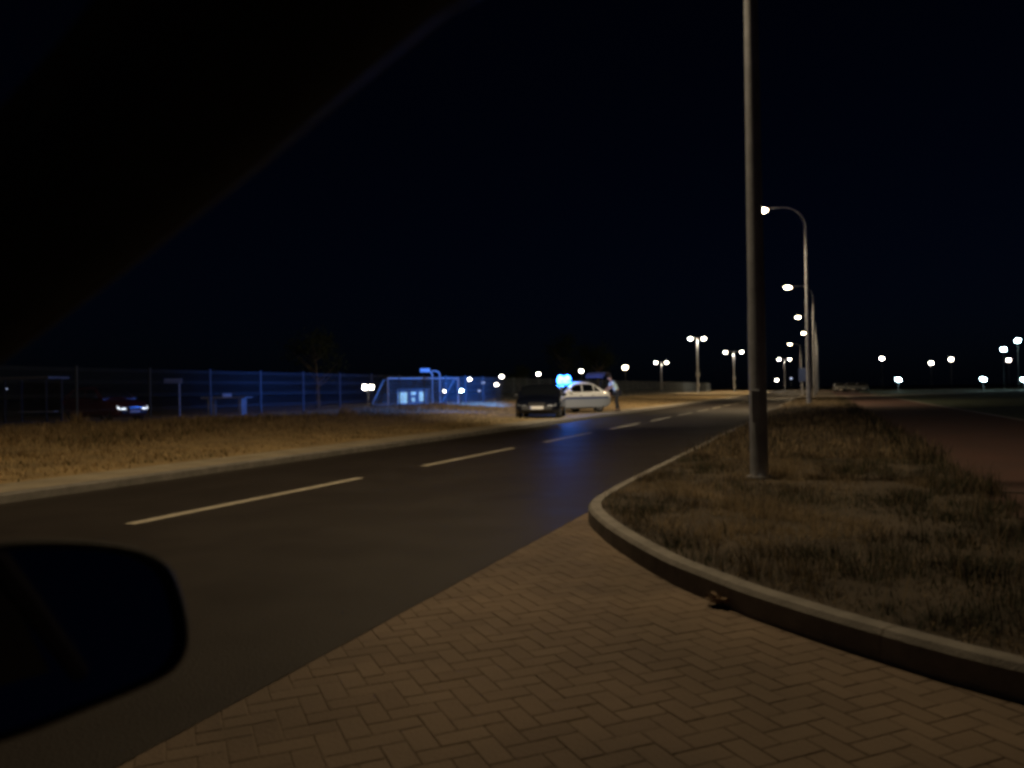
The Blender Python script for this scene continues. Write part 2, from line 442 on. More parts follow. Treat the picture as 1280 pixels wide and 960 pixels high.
# ------------------------------------------------------------------ grass (stuff)
def inside_island(x, y):
    if x > 1.6: return False
    if y > 9.6: return x > -2.0 + bend(y)
    # compare with kerb curve
    for i in range(len(inner) - 1):
        (ax, ay), (bx, by) = inner[i], inner[i + 1]
        if min(ay, by) <= y <= max(ay, by) and ay < 10: return x > ax + (bx - ax) * ((y - ay) / ((by - ay) or 1)) + .02
    return False
def grass_mesh(name, blades, mats, label):
    """blades: rows x,y,z,height,width,azimuth,lean,curl,material"""
    B = np.array(blades); n = len(B)
    x, y, z, h, w, az, ln, cu, mi = B.T
    dx, dy = np.cos(az), np.sin(az); sx, sy = -dy, dx
    V = np.zeros((n, 5, 3))
    for k, (t, ww) in enumerate(((0, 1), (0, -1), (.55, .75), (.55, -.75), (1, 0))):
        r = h * (ln * t + cu * t * t)
        V[:, k, 0] = x + dx * r + sx * w * ww * .5; V[:, k, 1] = y + dy * r + sy * w * ww * .5
        V[:, k, 2] = z + h * t * np.sqrt(np.maximum(.08, 1 - (ln + cu * t) ** 2 * .7))
    base = np.arange(n)[:, None] * 5
    loops = np.concatenate([base + 0, base + 1, base + 3, base + 2, base + 2, base + 3, base + 4], 1).ravel()
    st = (np.arange(n)[:, None] * 7 + np.array([[0, 4]])).ravel(); tot = np.tile([4, 3], n)
    me = bpy.data.meshes.new(name); me.vertices.add(n * 5); me.vertices.foreach_set('co', V.ravel())
    me.loops.add(len(loops)); me.loops.foreach_set('vertex_index', loops.astype(np.int32))
    me.polygons.add(2 * n); me.polygons.foreach_set('loop_start', st.astype(np.int32)); me.polygons.foreach_set('loop_total', tot.astype(np.int32))
    for m in mats: me.materials.append(m)
    me.polygons.foreach_set('material_index', np.repeat(mi, 2).astype(np.int32))
    me.update(calc_edges=True); me.validate()
    o = bpy.data.objects.new(name, me); col.objects.link(o)
    tag(o, label, 'grass', kind='stuff'); return o
gm = [M['straw'], M['brown'], M['green']]; gi = [M['island_straw'], M['island_brown'], M['island_green']]
bl = []
def clump(cx, cy, z, rad, n, h, w, bias, lay=.5):
    ca = random.uniform(0, 2 * PI)
    for _ in range(n):
        a = random.uniform(0, 2 * PI); r = rad * math.sqrt(random.random())
        x = cx + r * math.cos(a); y = cy + r * math.sin(a)
        hh = h * random.uniform(.4, 1.2)
        m = random.choices((0, 1, 2), bias)[0]
        az = (ca if random.random() < .5 else a) + random.uniform(-1.2, 1.2)
        yield [x, y, z, hh, w * random.uniform(.6, 1.3), az, random.uniform(0, lay), random.uniform(0, .9), m]
# near part of the island
for _ in range(3400):
    cx = random.uniform(-2.1, 1.55); cy = 3.3 + 9.6 * random.random() ** 1.1
    if not inside_island(cx, cy): continue
    nz = noise.noise(Vector((cx * 1.3, cy * 1.3, 1))); n2 = noise.noise(Vector((cx * .9 + 9, cy * .7, 4))); n3 = noise.noise(Vector((cx * 2.6, cy * 2.6, 11)))
    if n3 < -.22:
        bl += [q for q in clump(cx, cy, .122, .12, 8, .04, .005, (2, 5, 1), 1) if inside_island(q[0], q[1])]; continue
    h = .085 + .13 * max(-.45, nz + .4 * n3)
    bias = (9, 1.5, .3) if n2 > .12 else ((2, 4, 1) if n2 > -.12 else (.5, 2.5, 5))
    if cx > 1.05: h *= 1.9; bias = (.5, 3, 5)
    lay = .95 if nz < 0 else .5
    bl += [q for q in clump(cx, cy, .122, .10, random.randint(10, 26), max(.04, h), .0055, bias, lay) if inside_island(q[0], q[1])]
# taller single stalks
for _ in range(900):
    cx = random.uniform(-1.9, 1.5); cy = random.uniform(4, 14)
    if inside_island(cx, cy):
        bl.append([cx, cy, .125, random.uniform(.2, .42), .004, random.uniform(0, 6.3), random.uniform(0, .3), random.uniform(0, .5), 0])
for _ in range(2600):
    cx = random.uniform(-1.95, 1.55); cy = 12.5 + 60 * random.random() ** 1.5
    n2 = noise.noise(Vector((cx * .5 + 9, cy * .5, 4)))
    bias = (5, 3, .6) if n2 < .2 else (3, 3, 2)
    if cx > 1.1: bias = (1.5, 3, 4)
    bl += list(clump(cx, cy, .125, .25, 10, .17 if cx < 1.1 else .26, .014, bias))
grass_mesh('island_grass', bl, gi, 'dry tufted grass and weeds on the kerbed island')
bl = []
for _ in range(9000):
    t = random.random(); cx = -9.95 - 12.8 * random.random(); cy = 4 + 66 * random.random() ** 1.5
    if -12.6 < cx and 27 < cy < 42: continue
    n2 = noise.noise(Vector((cx * .35, cy * .2, 7)))
    far = min(1, max(0, (-11 - cx) / 8))
    h = (.10 + .16 * far) * (1 + .8 * n2)
    bias = (6, 2.2, .5) if n2 < .2 else (2, 3, 2)
    bl += list(clump(cx, cy, vz(cx) - .01, .3, 8, max(.06, h), .016, bias))
grass_mesh('verge_grass', bl, gm, 'dry yellow grass on the verge before the fence')

# ------------------------------------------------------------------ street lamps
def lamp_light(name, parent, loc, power, color, size=.35, spot=True, tilt=0):
    d = bpy.data.lights.new(name, 'SPOT' if spot else 'POINT'); d.energy = power; d.color = color; d.shadow_soft_size = size
    if spot: d.spot_size = R(160 if tilt else 156); d.spot_blend = .8 if tilt else .6
    o = bpy.data.objects.new(name, d); col.objects.link(o); o.parent = parent; o.location = loc
    o.rotation_euler = (R(17) if tilt else 0, R(tilt), 0)
    return o
LW = (1.0, .74, .42)
def arm_lamp(x, y, label, H=11.8, power=0, arm=2.45, fat=1.0, fill_power=0):
    t = thing('street_lamp', label, 'street lamp', (x, y, .12), 0, 'curved arm street lamps along the kerb')
    h = H - .12
    b = MB(); b.tube([(0, 0, 0), (0, 0, .03)], .15, 16); b.build('base_plate', M['pole'], t)
    # stepped tapering column
    b = MB(); zz = [0.04, 1.9, 2.05, h - 1.3]
    rr_ = [fat * q for q in (.103, .101, .098, .058)]
    b.tube([(0, 0, z) for z in zz], rr_, 18); b.build('column', M['pole'], t, smooth=True)
    b = MB(); b.box((-.02, -.103, .85), (.09, .01, .38)); b.build('access_door', M['pole'], t, bevel=.004)
    pts = []
    for k in range(13):
        a = PI / 2 * k / 12
        pts.append((-1.35 * (1 - math.cos(a)), 0, h - 1.32 + 1.32 * math.sin(a)))
    pts += [(-arm + .45, 0, h + .02)]
    b = MB(); b.tube(pts, [.055 - .016 * i / (len(pts) - 1) for i in range(len(pts))], 10); b.build('arm', M['pole'], t, smooth=True)
    b = MB()
    secs = [(-arm + .5, .06, .05), (-arm + .3, .12, .08), (-arm - .1, .16, .10), (-arm - .3, .12, .07), (-arm - .36, .04, .03)]
    b.loft([[(sx, wy * math.cos(q), h + .02 + hz * math.sin(q)) for q in [2 * PI * k / 12 for k in range(12)]] for sx, wy, hz in secs])
    hd = b.build('lamp_head', M['lamp_shell'], t, smooth=True)
    b = MB(); b.ell((-arm - .03, 0, h - .07), (.38, .22, .17), 14, 8); b.build('diffuser', M['lamp_warm'], hd, smooth=True)
    if power: lamp_light('lamp_light', t, (-arm, 0, h - .3), power, LW, tilt=19)
    if fill_power:  # extra spot at the lamp head, added to brighten the police car
        d = bpy.data.lights.new('police_fill', 'SPOT'); d.energy = fill_power; d.color = (1, .84, .6); d.shadow_soft_size = .3; d.spot_size = R(40); d.spot_blend = 1
        o = bpy.data.objects.new('police_fill', d); col.objects.link(o); o.parent = t; o.location = (-arm, 0, h - .32)
        o.rotation_euler = (Vector((-9.8, 37, .4)) - Vector((x - arm, y, H))).to_track_quat('-Z', 'Y').to_euler()
    return t
PL = [('tall grey lamp post nearest the camera, rising out of frame from the island grass', 1),
      ('curved arm street lamp next beyond the tall near post, its lamp highest in the row', 1),
      ('second lit curved arm lamp down the kerb, below the highest lamp', 1),
      ('third lit curved arm lamp in the row beyond the near post', 1),
      ('fourth lit curved arm lamp, smallest of the straight row', 1)]
for k, (lab, p) in enumerate(PL):
    arm_lamp(-.7, 9.7 + 39.6 * k, lab, power=2950 if k == 0 else 7600, fat=1.0 if k == 0 else 1.35, fill_power=30000 if k == 0 else 0)
lp = W(988, 430, 195)
arm_lamp(lp.x + 2.4, lp.y, 'last curved arm lamp where the road begins to bend left', H=lp.z, power=7600, fat=1.35)

def double_lamp(px, py, Z, half, label, power=0, sign=True):
    p = W(px, py, Z); z0 = vz(p.x) - .05 if p.x < -10.6 else .1
    H = p.z - z0
    t = thing('double_street_lamp', label, 'street lamp', (p.x, p.y, z0), YAW, 'two headed lamps along the far road')
    b = MB(); b.tube([(0, 0, 0), (0, 0, H * .3), (0, 0, H + .05)], [.17, .14, .09], 12); b.build('column', M['pole'], t, smooth=True)
    b = MB(); b.tube([(-half, 0, H + .1), (0, 0, H + .02), (half, 0, H + .1)], .05, 8); b.build('crossarm', M['pole'], t)
    for s in (-1, 1):
        b = MB(); b.ell((s * half, 0, H + .14), (.5, .3, .12), 12, 6); hd = b.build('lamp_head', M['lamp_shell'], t, smooth=True)
        b = MB(); b.ell((s * half, 0, H), (.36, .32, .27), 12, 8); b.build('diffuser', M['lamp_white'], hd, smooth=True)
    if sign:
        b = MB(); b.box((0, -.18, H * .34), (.62, .03, .75)); b.build('sign_plate', M['sign_back'], t, bevel=.01)
        b = MB(); b.box((.05, -.19, H * .14), (.5, .03, .6)); b.build('notice_plate', M['sign_back'], t, bevel=.01)
    if power:
        lamp_light('lamp_light', t, (0, 0, H - .35), power, (1, .84, .6))
    return t
double_lamp(871.5, 423, 135, 1.15, 'two headed street lamp left of the tall near post, brightest of the pairs', 5200)
double_lamp(917, 440, 175, 1.8, 'two headed street lamp just left of the tall near post with heads wide apart', 5200)
double_lamp(980.5, 449, 215, 1.45, 'two headed street lamp between the tall near post and the curved row', 1500, False)
double_lamp(826.5, 453, 190, 1.3, 'faint two headed lamp, first pair to the right of the police car', 1500, False)

def post_lamp(px, py, Z, r, m, label, group, cat='lamp'):
    r *= .84; p = W(px, py, Z); z0 = vz(p.x) - .05 if p.x < -10.6 else .08
    if p.x < -10.6 and p.z - z0 < 1: z0 = p.z - 1.2
    H = p.z - z0
    t = thing('post_lamp', label, cat, (p.x, p.y, z0), YAW, group)
    b = MB(); b.tube([(0, 0, 0), (0, 0, H - r * .8)], [.06, .04], 8); b.build('post', M['dark_post'], t, smooth=True)
    b = MB(); b.loft([[(rr * math.cos(2 * PI * k / 12), rr * math.sin(2 * PI * k / 12), H + zz) for k in range(12)] for rr, zz in ((r * .35, r * .98), (r * 1.05, r * .75), (r * 1.1, r * .6))])
    b.build('cap', M['lamp_shell'], t, smooth=True)
    b = MB(); b.ell((0, 0, H), (r, r, r * .85), 14, 10); b.build('globe', m, t, smooth=True)
    return t
GL = 'lamps dotted along the dark horizon'
for px, py, Z, r, m, lab in [
    (781.5, 459.3, 120, .42, 'lamp_warm', 'small round lamp above the boot of the police car, right of its roof'),
    (726.6, 463.7, 130, .36, 'lamp_white', 'small round lamp just above the police car roof'),
    (673, 467.5, 130, .34, 'lamp_white', 'small round lamp above the dark car roof, left of the blue flashers'),
    (627, 470.6, 130, .36, 'lamp_white', 'upper of the two small lamps left of the dark car'),
    (620.6, 480.5, 130, .33, 'lamp_white', 'lower of the two small lamps left of the dark car'),
    (587, 474, 130, .33, 'lamp_white', 'small lamp just right of the goal and higher than its neighbours'),
    (577, 488.3, 100, .27, 'lamp_cold', 'small cold white lamp at the foot of the right goal post'),
    (556.5, 488.8, 100, .24, 'lamp_white', 'small white lamp seen between the goal posts, right of the lit window'),
    (528, 488, 100, .24, 'lamp_white', 'small white lamp shining beside the lit kiosk window'),
    (604, 478.3, 110, .27, 'lamp_dim', 'dim bluish lamp between the goal and the dark car'),
    (599, 488.4, 110, .22, 'lamp_dim', 'dimmest bluish lamp, low down right of the goal'),
    (120, 490, 70, .10, 'lamp_dim', 'tiny pale lamp behind the far left of the fence'),
    (8.5, 486, 70, .07, 'lamp_dim', 'tiniest lamp at the left end of the fence by the dark shelter'),
    (971, 475, 190, .36, 'lamp_white', 'small low lamp just right of the tall near post'),
    (989, 473, 190, .30, 'lamp_dim', 'dim low lamp between the near post and the curved row'),
    (1102.5, 448, 150, .42, 'lamp_white', 'white lamp on the right, first beyond the row of curved lamps'),
    (1164, 453.6, 150, .42, 'lamp_white', 'white lamp on the right, lowest of the high white three'),
    (1189, 449, 150, .42, 'lamp_white', 'white lamp on the right, close beside a slightly lower lamp'),
    (1261, 450, 150, .40, 'lamp_white', 'white lamp under the two cold lamps at the right edge'),
    (1254.5, 436.5, 120, .42, 'lamp_cold', 'lower of the two high cold blue white lamps at the right edge'),
    (1272.5, 425.5, 120, .42, 'lamp_cold', 'highest cold blue white lamp at the right edge')]:
    post_lamp(px, py, Z, r, M[m], lab, GL)
# the pair close together behind the goal's left frame
p = W(460, 484, 100)
t = thing('twin_globe_lamp', 'pair of bright white globes touching each other left of the goal', 'lamp', (p.x, p.y, vz(p.x) - .05), YAW, GL)
H = p.z - vz(p.x) + .05
b = MB(); b.tube([(0, 0, 0), (0, 0, H - .3)], .05, 8); b.build('post', M['pole'], t)
b = MB(); b.tube([(-.48, 0, H - .25), (0, 0, H - .3), (.48, 0, H - .25)], .03, 8); b.build('crossarm', M['pole'], t)
for s in (-1, 1):
    b = MB(); b.ell((s * .42, 0, H), (.31, .3, .33), 14, 10); b.build('globe', M['lamp_white'], t, smooth=True)

# ------------------------------------------------------------------ fence
FX = -22.5; FS = 3.0
Y0 = WY(185, 500, 1).y
k0 = W(185, 500, 28.4); Yp = k0.y
f = thing('mesh_fence', 'long wire mesh panel fence on posts behind the dry verge', 'fence', (FX, Yp, 0))
ny = list(range(-8, 64))
post = None; panel = None
ZF = vz(FX); HF = 1.85
for i in ny:
    if post is None:
        b = MB(); b.box((0, 0, HF / 2 + .02), (.06, .06, HF + .12)); b.box((0, 0, HF + .085), (.07, .07, .012))
        post = b.build('post', M['fence'], f); q = post
        b = MB(); zs = [.06, .5, 1.0, 1.45, HF]
        for k in range(1, 60): b.box((0, k * .05, HF / 2 + .04), (.005, .005, HF))
        for z in zs: b.box((.006, FS / 2, z), (.007, FS - .07, .009)); b.box((.006, FS / 2, z - .06), (.007, FS - .07, .009))
        panel = b.build('panel', M['fence'], f); r = panel
    else:
        q = post.copy(); col.objects.link(q); r = panel.copy(); col.objects.link(r)
    y = i * FS
    q.location = (bend(Yp + y), y, ZF); r.location = (bend(Yp + y), y, ZF)
    if Yp + y > 140: r.rotation_euler = (0, 0, math.atan2(-(bend(Yp + y + FS) - bend(Yp + y)), FS))

# ------------------------------------------------------------------ cars
def make_car(name, label, kind, loc, heading, paint, police=False, lit=False, group=None, low=1.0, wide=1.0):
    """local frame: +X front, +Y left side; heading = world angle of +X from +X axis"""
    t = thing(name, label, 'car', loc, heading, group)
    if kind == 'sedan':
        # x, half width, deck height, floor height
        st = [(2.22, .62, .62, .34), (2.14, .74, .70, .25), (1.95, .82, .775, .20), (1.4, .865, .865, .19), (1.0, .875, .92, .19), (.5, .88, .94, .19),
              (-.3, .88, .95, .19), (-1.1, .88, .975, .19), (-1.6, .87, 1.0, .20), (-2.0, .83, .99, .26), (-2.17, .76, .95, .32), (-2.22, .66, .86, .36)]
        gh = [(1.02, .76, .925, .925), (.72, .745, .93, 1.13), (.38, .70, .94, 1.335), (.12, .66, .94, 1.415), (-.35, .645, .94, 1.445), (-.8, .64, .95, 1.425), (-1.12, .65, .96, 1.36), (-1.5, .70, .98, 1.13), (-1.74, .72, .99, .99)]
        ax = (1.33, -1.30); side = [[(.80, .14), (.30, .0)], ]
        wins = [((.72, .22, -.18), 'f'), ((-.26, -.26, -1.0), 'r')]
        L = 2.22
    else:
        st = [(1.82, .60, .60, .34), (1.74, .72, .70, .25), (1.58, .80, .79, .20), (1.15, .83, .89, .19), (.85, .84, .94, .19), (.4, .845, .955, .19),
              (-.3, .845, .965, .19), (-1.0, .84, .98, .19), (-1.45, .82, .98, .22), (-1.72, .77, .95, .30), (-1.82, .70, .88, .36)]
        gh = [(.90, .73, .945, .945), (.62, .72, .95, 1.15), (.30, .68, .95, 1.37), (.05, .64, .95, 1.445), (-.4, .63, .95, 1.47), (-.95, .63, .96, 1.445), (-1.35, .66, .97, 1.36), (-1.62, .70, .97, 1.1), (-1.74, .72, .97, .97)]
        ax = (1.13, -1.12); L = 1.82
    Zs = lambda z: .3 + (z - .3) * low if z > .3 else z
    st = [(x, w * wide, Zs(a), c) for x, w, a, c in st]; gh = [(x, w * wide, Zs(a), Zs(c)) for x, w, a, c in gh]
    r_w = .31
    def ring(x, w, zt, zf):
        h = zt - zf
        half = [(0, zf), (w * .86, zf), (w * .97, zf + .07), (w, zf + h * .34), (w * .995, zf + h * .62), (w * .955, zf + h * .88), (w * .87, zt - .012), (w * .55, zt + .012), (0, zt + .02)]
        return half
    def full(x, half):
        return [(x, y, z) for y, z in half] + [(x, -y, z) for y, z in reversed(half[1:-1])]
    b = MB(); b.loft([full(s[0], ring(*s)) for s in st])
    body = b.build('body', paint, t, smooth=True, auto=30)
    cut = MB()
    for a in ax:
        for s in (-1, 1): cut.tube([(a, s * .55, r_w), (a, s * 1.1, r_w)], r_w + .055, 28)
    co = cut.build('cutter', M['slot'])
    md = body.modifiers.new('b', 'BOOLEAN'); md.operation = 'DIFFERENCE'; md.object = co; md.solver = 'EXACT'
    dg = bpy.context.evaluated_depsgraph_get(); me2 = bpy.data.meshes.new_from_object(body.evaluated_get(dg))
    body.modifiers.clear(); body.data = me2; bpy.data.objects.remove(co)
    me2.materials.clear(); me2.materials.append(paint); me2.materials.append(M['slot'])
    # greenhouse
    def gring(x, w, z0, z1):
        wb = w + .09 if z1 - z0 > .05 else w + .05
        k = min(1, (z1 - z0) / .45)
        wt = wb - (wb - w) * k
        zz = max(z1, z0 + .004)
        half = [(0, z0 - .02), (wb, z0 - .02), (wb - .005, z0 + .02 * k), (wt + .01, z0 + (zz - z0) * .86), (wt - .05, z0 + (zz - z0) * .97), (wt * .5, zz + .012 * k), (0, zz + .018 * k)]
        return half
    def gside(x, zf):
        for p, q in zip(gh[:-1], gh[1:]):
            if q[0] <= x <= p[0]:
                k = (x - q[0]) / (p[0] - q[0]); s = [q[i] + (p[i] - q[i]) * k for i in range(4)]
                h = gring(*s); a, c = Vector(h[2]), Vector(h[3]); v = a + (c - a) * zf
                return v
    b = MB(); b.loft([full(s[0], gring(*s)) for s in gh])
    b.build('cabin_roof', paint, t, smooth=True, auto=28)
    def pane(name, poly, off, m=M['glass_dark'], n=4):
        """poly of (x, frac) on the left cabin side, mirrored by sign"""
        for s in (1, -1):
            b = MB(); out = []; inn = []
            for x, fz in poly:
                v = gside(x, fz); out.append((x, s * (v.x + off), v.y)); inn.append((x, s * (v.x - .01), v.y))
            b.loft([out, inn]); b.build(name, m, t)
    if kind == 'sedan':
        pane('side_window', [(.78, .06), (.70, .30), (.36, .93), (.14, .93), (-.22, .93), (-.22, .04), (.2, .04)], .007)
        pane('side_window', [(-.30, .04), (-.30, .93), (-.78, .93), (-1.0, .92), (-1.02, .04), (-.66, .04)], .007)
        pane('quarter_window', [(-1.08, .05), (-1.08, .90), (-1.16, .84), (-1.36, .34), (-1.42, .06)], .007)
        front = [1, 2, 3]; rear = [-3, -2]
    else:
        pane('side_window', [(.68, .06), (.58, .34), (.28, .93), (.06, .93), (-.34, .93), (-.34, .04)], .007)
        pane('side_window', [(-.42, .04), (-.42, .93), (-.9, .93), (-1.18, .86), (-1.34, .3), (-1.36, .06)], .007)
        front = [1, 2, 3]; rear = [-3, -2]
    def screen(name, seq, dx, m=M['glass_dark']):
        b = MB(); top = []; bot = []
        for x, w, z0, z1 in seq:
            h = gring(x, w, z0, z1); wt = h[4][0]; zt = h[6][1]
            top.append([(x + dx, yy * (wt - .035), zt + .012 - abs(yy) ** 3 * .028 + .004) for yy in (-1, -.5, 0, .5, 1)])
            bot.append([(x + dx * .2, yy * (wt - .035), zt - .03) for yy in (-1, -.5, 0, .5, 1)])
        b.loft(top, closed=False, caps=False); b.loft(bot, closed=False, caps=False)
        b.build(name, m, t, smooth=True)
    def lerp(p, q, k): return tuple(p[i] + (q[i] - p[i]) * k for i in range(4))
    screen('windscreen', [lerp(gh[0], gh[1], .25), gh[1], gh[2], lerp(gh[2], gh[3], .75)], .012)
    screen('rear_window', [lerp(gh[-4], gh[-3], .6), gh[-3], gh[-2], lerp(gh[-2], gh[-1], .6)] if kind != 'sedan' else [lerp(gh[-3], gh[-2], .12), lerp(gh[-3], gh[-2], .6), gh[-2], lerp(gh[-2], gh[-1], .55)], -.012)
    # wheels
    for a in ax:
        for s in (-1, 1):
            yc = s * (st[3][1] - .11)
            b = MB(); prof = [(.21, -.09), (r_w - .03, -.10), (r_w, -.07), (r_w, .07), (r_w - .03, .10), (.21, .09)]
            b.loft([[(a + rr * math.cos(q), yc + yy, r_w + rr * math.sin(q)) for rr, yy in prof] for q in [2 * PI * k / 28 for k in range(29)]], closed=True, caps=False)
            wh = b.build('wheel', M['tyre'], t, smooth=True)
            b = MB(); b.tube([(a, yc + s * .02, r_w), (a, yc + s * .05, r_w)], .07, 14)
            for k in range(5):
                q = 2 * PI * k / 5 + .3
                Mx = Matrix(((math.cos(q), 0, -math.sin(q)), (0, 1, 0), (math.sin(q), 0, math.cos(q))))
                b.box((a + .125 * math.cos(q), yc + s * .045, r_w + .125 * math.sin(q)), (.17, .02, .065), mat=Mx)
            b.loft([[(a + rr * math.cos(q), yc + s * yy, r_w + rr * math.sin(q)) for rr, yy in ((.185, .085), (.212, .092), (.212, .03), (.185, .03))] for q in [2 * PI * k / 28 for k in range(29)]], closed=True, caps=False)
            b.build('rim', M['rim'], wh, smooth=True)
            b = MB(); b.tube([(a, yc - s * .02, r_w), (a, yc + s * .0, r_w)], .19, 20); b.build('brake_disc', M['slot'], wh)
    # front
    f0 = st[0]
    for s in (-1, 1):
        b = MB(); yy = [(.42, L - .025), (.57, L - .03), (.73, L - .10)] if kind == 'sedan' else [(.38, L - .025), (.54, L - .03), (.70, L - .10)]
        rings = []
        for (y_, x_), (zl, zh) in zip(yy, ((.50, .60), (.495, .62), (.52, .66))):
            y_ *= wide; zl, zh = Zs(zl), Zs(zh)
            rings.append([(x_ - .05, s * y_, zl), (x_ + .055, s * y_, zl), (x_ + .035, s * y_, (zl + zh) / 2), (x_ - .0, s * y_, zh), (x_ - .07, s * y_, zh)])
        b.loft(rings); b.build('headlight', M['headlamp_lit'] if lit else M['headlamp'], t, smooth=True)
        b = MB(); xr = -L + .05
        b.box((xr + .03, s * (st[-2][1] - .09), Zs(.80)), (.14, .17, .17)); b.build('tail_light', M['tail'], t, bevel=.02)
        b = MB(); b.ell((gh[1][0] - .02, s * (.93 if kind == 'sedan' else .90) * wide, Zs(1.0)), (.07, .11, .075), 12, 8); b.box((gh[1][0], s * .84 * wide, Zs(.965)), (.05, .12, .03))
        b.build('side_mirror', paint if police else M['black_plastic'], t, smooth=True)
    b = MB(); b.box((L - .005, 0, .40), (.10, 1.18, .17)); b.build('front_bumper', M['black_plastic'] if not police else paint, t, bevel=.035)
    b = MB(); b.box((-L + .0, 0, .44), (.10, 1.30, .18)); b.build('rear_bumper', M['black_plastic'] if not police else paint, t, bevel=.035)
    b = MB(); b.box((L + .005, 0, Zs(.585)), (.045, .66, .10)); gr = b.build('grille', M['slot'], t, bevel=.012)
    b = MB()
    for k in range(3): b.box((L + .03, 0, .555 + .03 * k), (.012, .62, .007))
    b.build('grille_bar', M['chrome'], gr)
    for xs_, nm in ((L + .053, 1), (-L - .053, -1)):
        b = MB(); b.box((xs_, 0, .42 if nm > 0 else .66), (.012, .52, .115)); pl = b.build('number_plate', M['plate'], t, bevel=.004)
        b = MB(); b.box((xs_ + nm * .007, -nm * .235, .42 if nm > 0 else .66), (.004, .04, .10)); b.build('plate_band', M['plate_eu'], pl)
    # side details following the body side
    def sidey(x, z):
        for p, q in zip(st[:-1], st[1:]):
            if q[0] <= x <= p[0]:
                k = (x - q[0]) / (p[0] - q[0]); s = [q[i] + (p[i] - q[i]) * k for i in range(4)]
                h = ring(*s)[1:8]
                for u, v in zip(h[:-1], h[1:]):
                    if u[1] <= z <= v[1]: kk = (z - u[1]) / max(1e-6, v[1] - u[1]); return u[0] + (v[0] - u[0]) * kk
        return .8
    def band(name, x0, x1, z0, z1, m, off=.004, n=24):
        for s in (1, -1):
            b = MB(); rings = []
            for k in range(n + 1):
                x = x0 + (x1 - x0) * k / n
                rings.append([(x, s * (sidey(x, z) + off), z) for z in (z0, (z0 + z1) / 2, z1)])
            b.loft(rings, closed=False, caps=False); b.build(name, m, t, smooth=True)
    for xs_ in ((.82, -.26, -1.02) if kind == 'sedan' else (.72, -.38)):
        for s in (1,):
            band('door_seam', xs_ - .006, xs_ + .006, .36 if xs_ > -1 else .70, Zs(.90), M['slot'], .0025, 2)
    for xs_ in ((-.02, -.82) if kind == 'sedan' else (-.18,)):
        for s in (1, -1):
            b = MB(); b.box((xs_, s * (sidey(xs_, Zs(.80)) + .014), Zs(.80)), (.17, .02, .03)); b.build('door_handle', M['black_plastic'] if not police else M['chrome'], t, bevel=.008)
    band('sill_trim', -.88, .9, .21, .27, M['black_plastic'], .006)
    if police:
        band('side_stripe', -1.95, 1.85, .655, .745, M['police_band'], .0045, 40)
    return t

ph = W(0, 0, 1)
def cam_heading(deg):
    """world rotation for a car whose nose points deg right of the view axis"""
    a = CA(deg); return PI / 2 - a
# dark hatchback, nose towards us
pc = W(671, 523.5, 30.2); ang = 8
ctr = Vector((pc.x, pc.y, 0)) + Vector((math.sin(CA(ang)), math.cos(CA(ang)), 0)) * 1.85
make_car('dark_car', 'dark hatchback parked nose forward with its lights off, before the police car', 'hatch', (ctr.x, ctr.y, .107), cam_heading(ang + 180), M['dark_paint'], low=.86, wide=1.07)
# police saloon behind it, turned so that its side shows
PA = 49
rw = W(748, 515, 37.3); d = Vector((math.sin(CA(PA)), math.cos(CA(PA)), 0))
side = Vector((-math.cos(CA(PA)), math.sin(CA(PA)), 0))   # away from us
pctr = Vector((rw.x, rw.y, 0)) - d * 1.30 + side * .76
pol = make_car('police_car', 'white and silver police saloon with dark side stripe and blue flashing roof lights', 'sedan', (pctr.x, pctr.y, .107), cam_heading(PA + 180), M['police_paint'], police=True)
b = MB(); b.box((.20, 0, 1.485), (.24, 1.0, .04)); lb = b.build('light_bar', M['black_plastic'], pol, bevel=.01)
for s in (-1, 1):
    b = MB(); b.ell((.20, s * .20, 1.52), (.15, .21, .24), 16, 10)
    b.build('blue_beacon', M['blue_lamp'], lb, smooth=True)
b = MB(); b.box((.20, .46, 1.53), (.16, .07, .05)); b.build('end_cap', M['black_plastic'], lb, bevel=.02)
# open boot lid
b = MB(); rings = []
for x, z, hw in ((-1.86, 1.66, .58), (-1.92, 1.78, .61), (-2.04, 1.87, .62), (-2.20, 1.90, .61), (-2.36, 1.86, .58), (-2.48, 1.77, .54)):
    rings.append([(x, -hw, z), (x, 0, z + .02), (x, hw, z), (x + .01, hw - .02, z - .03), (x + .01, 0, z - .015), (x + .01, -hw + .02, z - .03)])
b.loft(rings); ld = b.build('boot_lid', M['lid_shaded'], pol, smooth=True)
for s in (-1, 1):
    b = MB(); b.tube([(-1.66, s * .52, 1.0), (-1.72, s * .52, 1.2), (-1.90, s * .52, 1.62), (-1.95, s * .52, 1.76)], .016, 8); b.build('hinge_arm', M['black_plastic'], ld, smooth=True)
# beacons' light
for s in (-1, 1):
    l = bpy.data.lights.new('beacon_light', 'POINT'); l.energy = 90; l.color = (.04, .22, 1); l.shadow_soft_size = .08
    lo = bpy.data.objects.new('beacon_light', l); col.objects.link(lo); lo.parent = pol; lo.location = (.20, s * .36, 1.78)
# rotating beam swept towards the goal
l = bpy.data.lights.new('beacon_beam', 'SPOT'); l.energy = 70000; l.color = (.03, .22, 1); l.shadow_soft_size = .1; l.spot_size = R(25); l.spot_blend = 1
lo = bpy.data.objects.new('beacon_beam', l); col.objects.link(lo)
lo.parent = pol; 
bpy.context.view_layer.update()
wl = pol.matrix_world @ Vector((.20, -.36, 1.80)); tgt = W(525, 476, 66)
dirv = (tgt - wl).normalized()
lo.matrix_parent_inverse = pol.matrix_world.inverted(); lo.matrix_world = Matrix.Translation(wl) @ dirv.to_track_quat('-Z', 'Y').to_matrix().to_4x4()

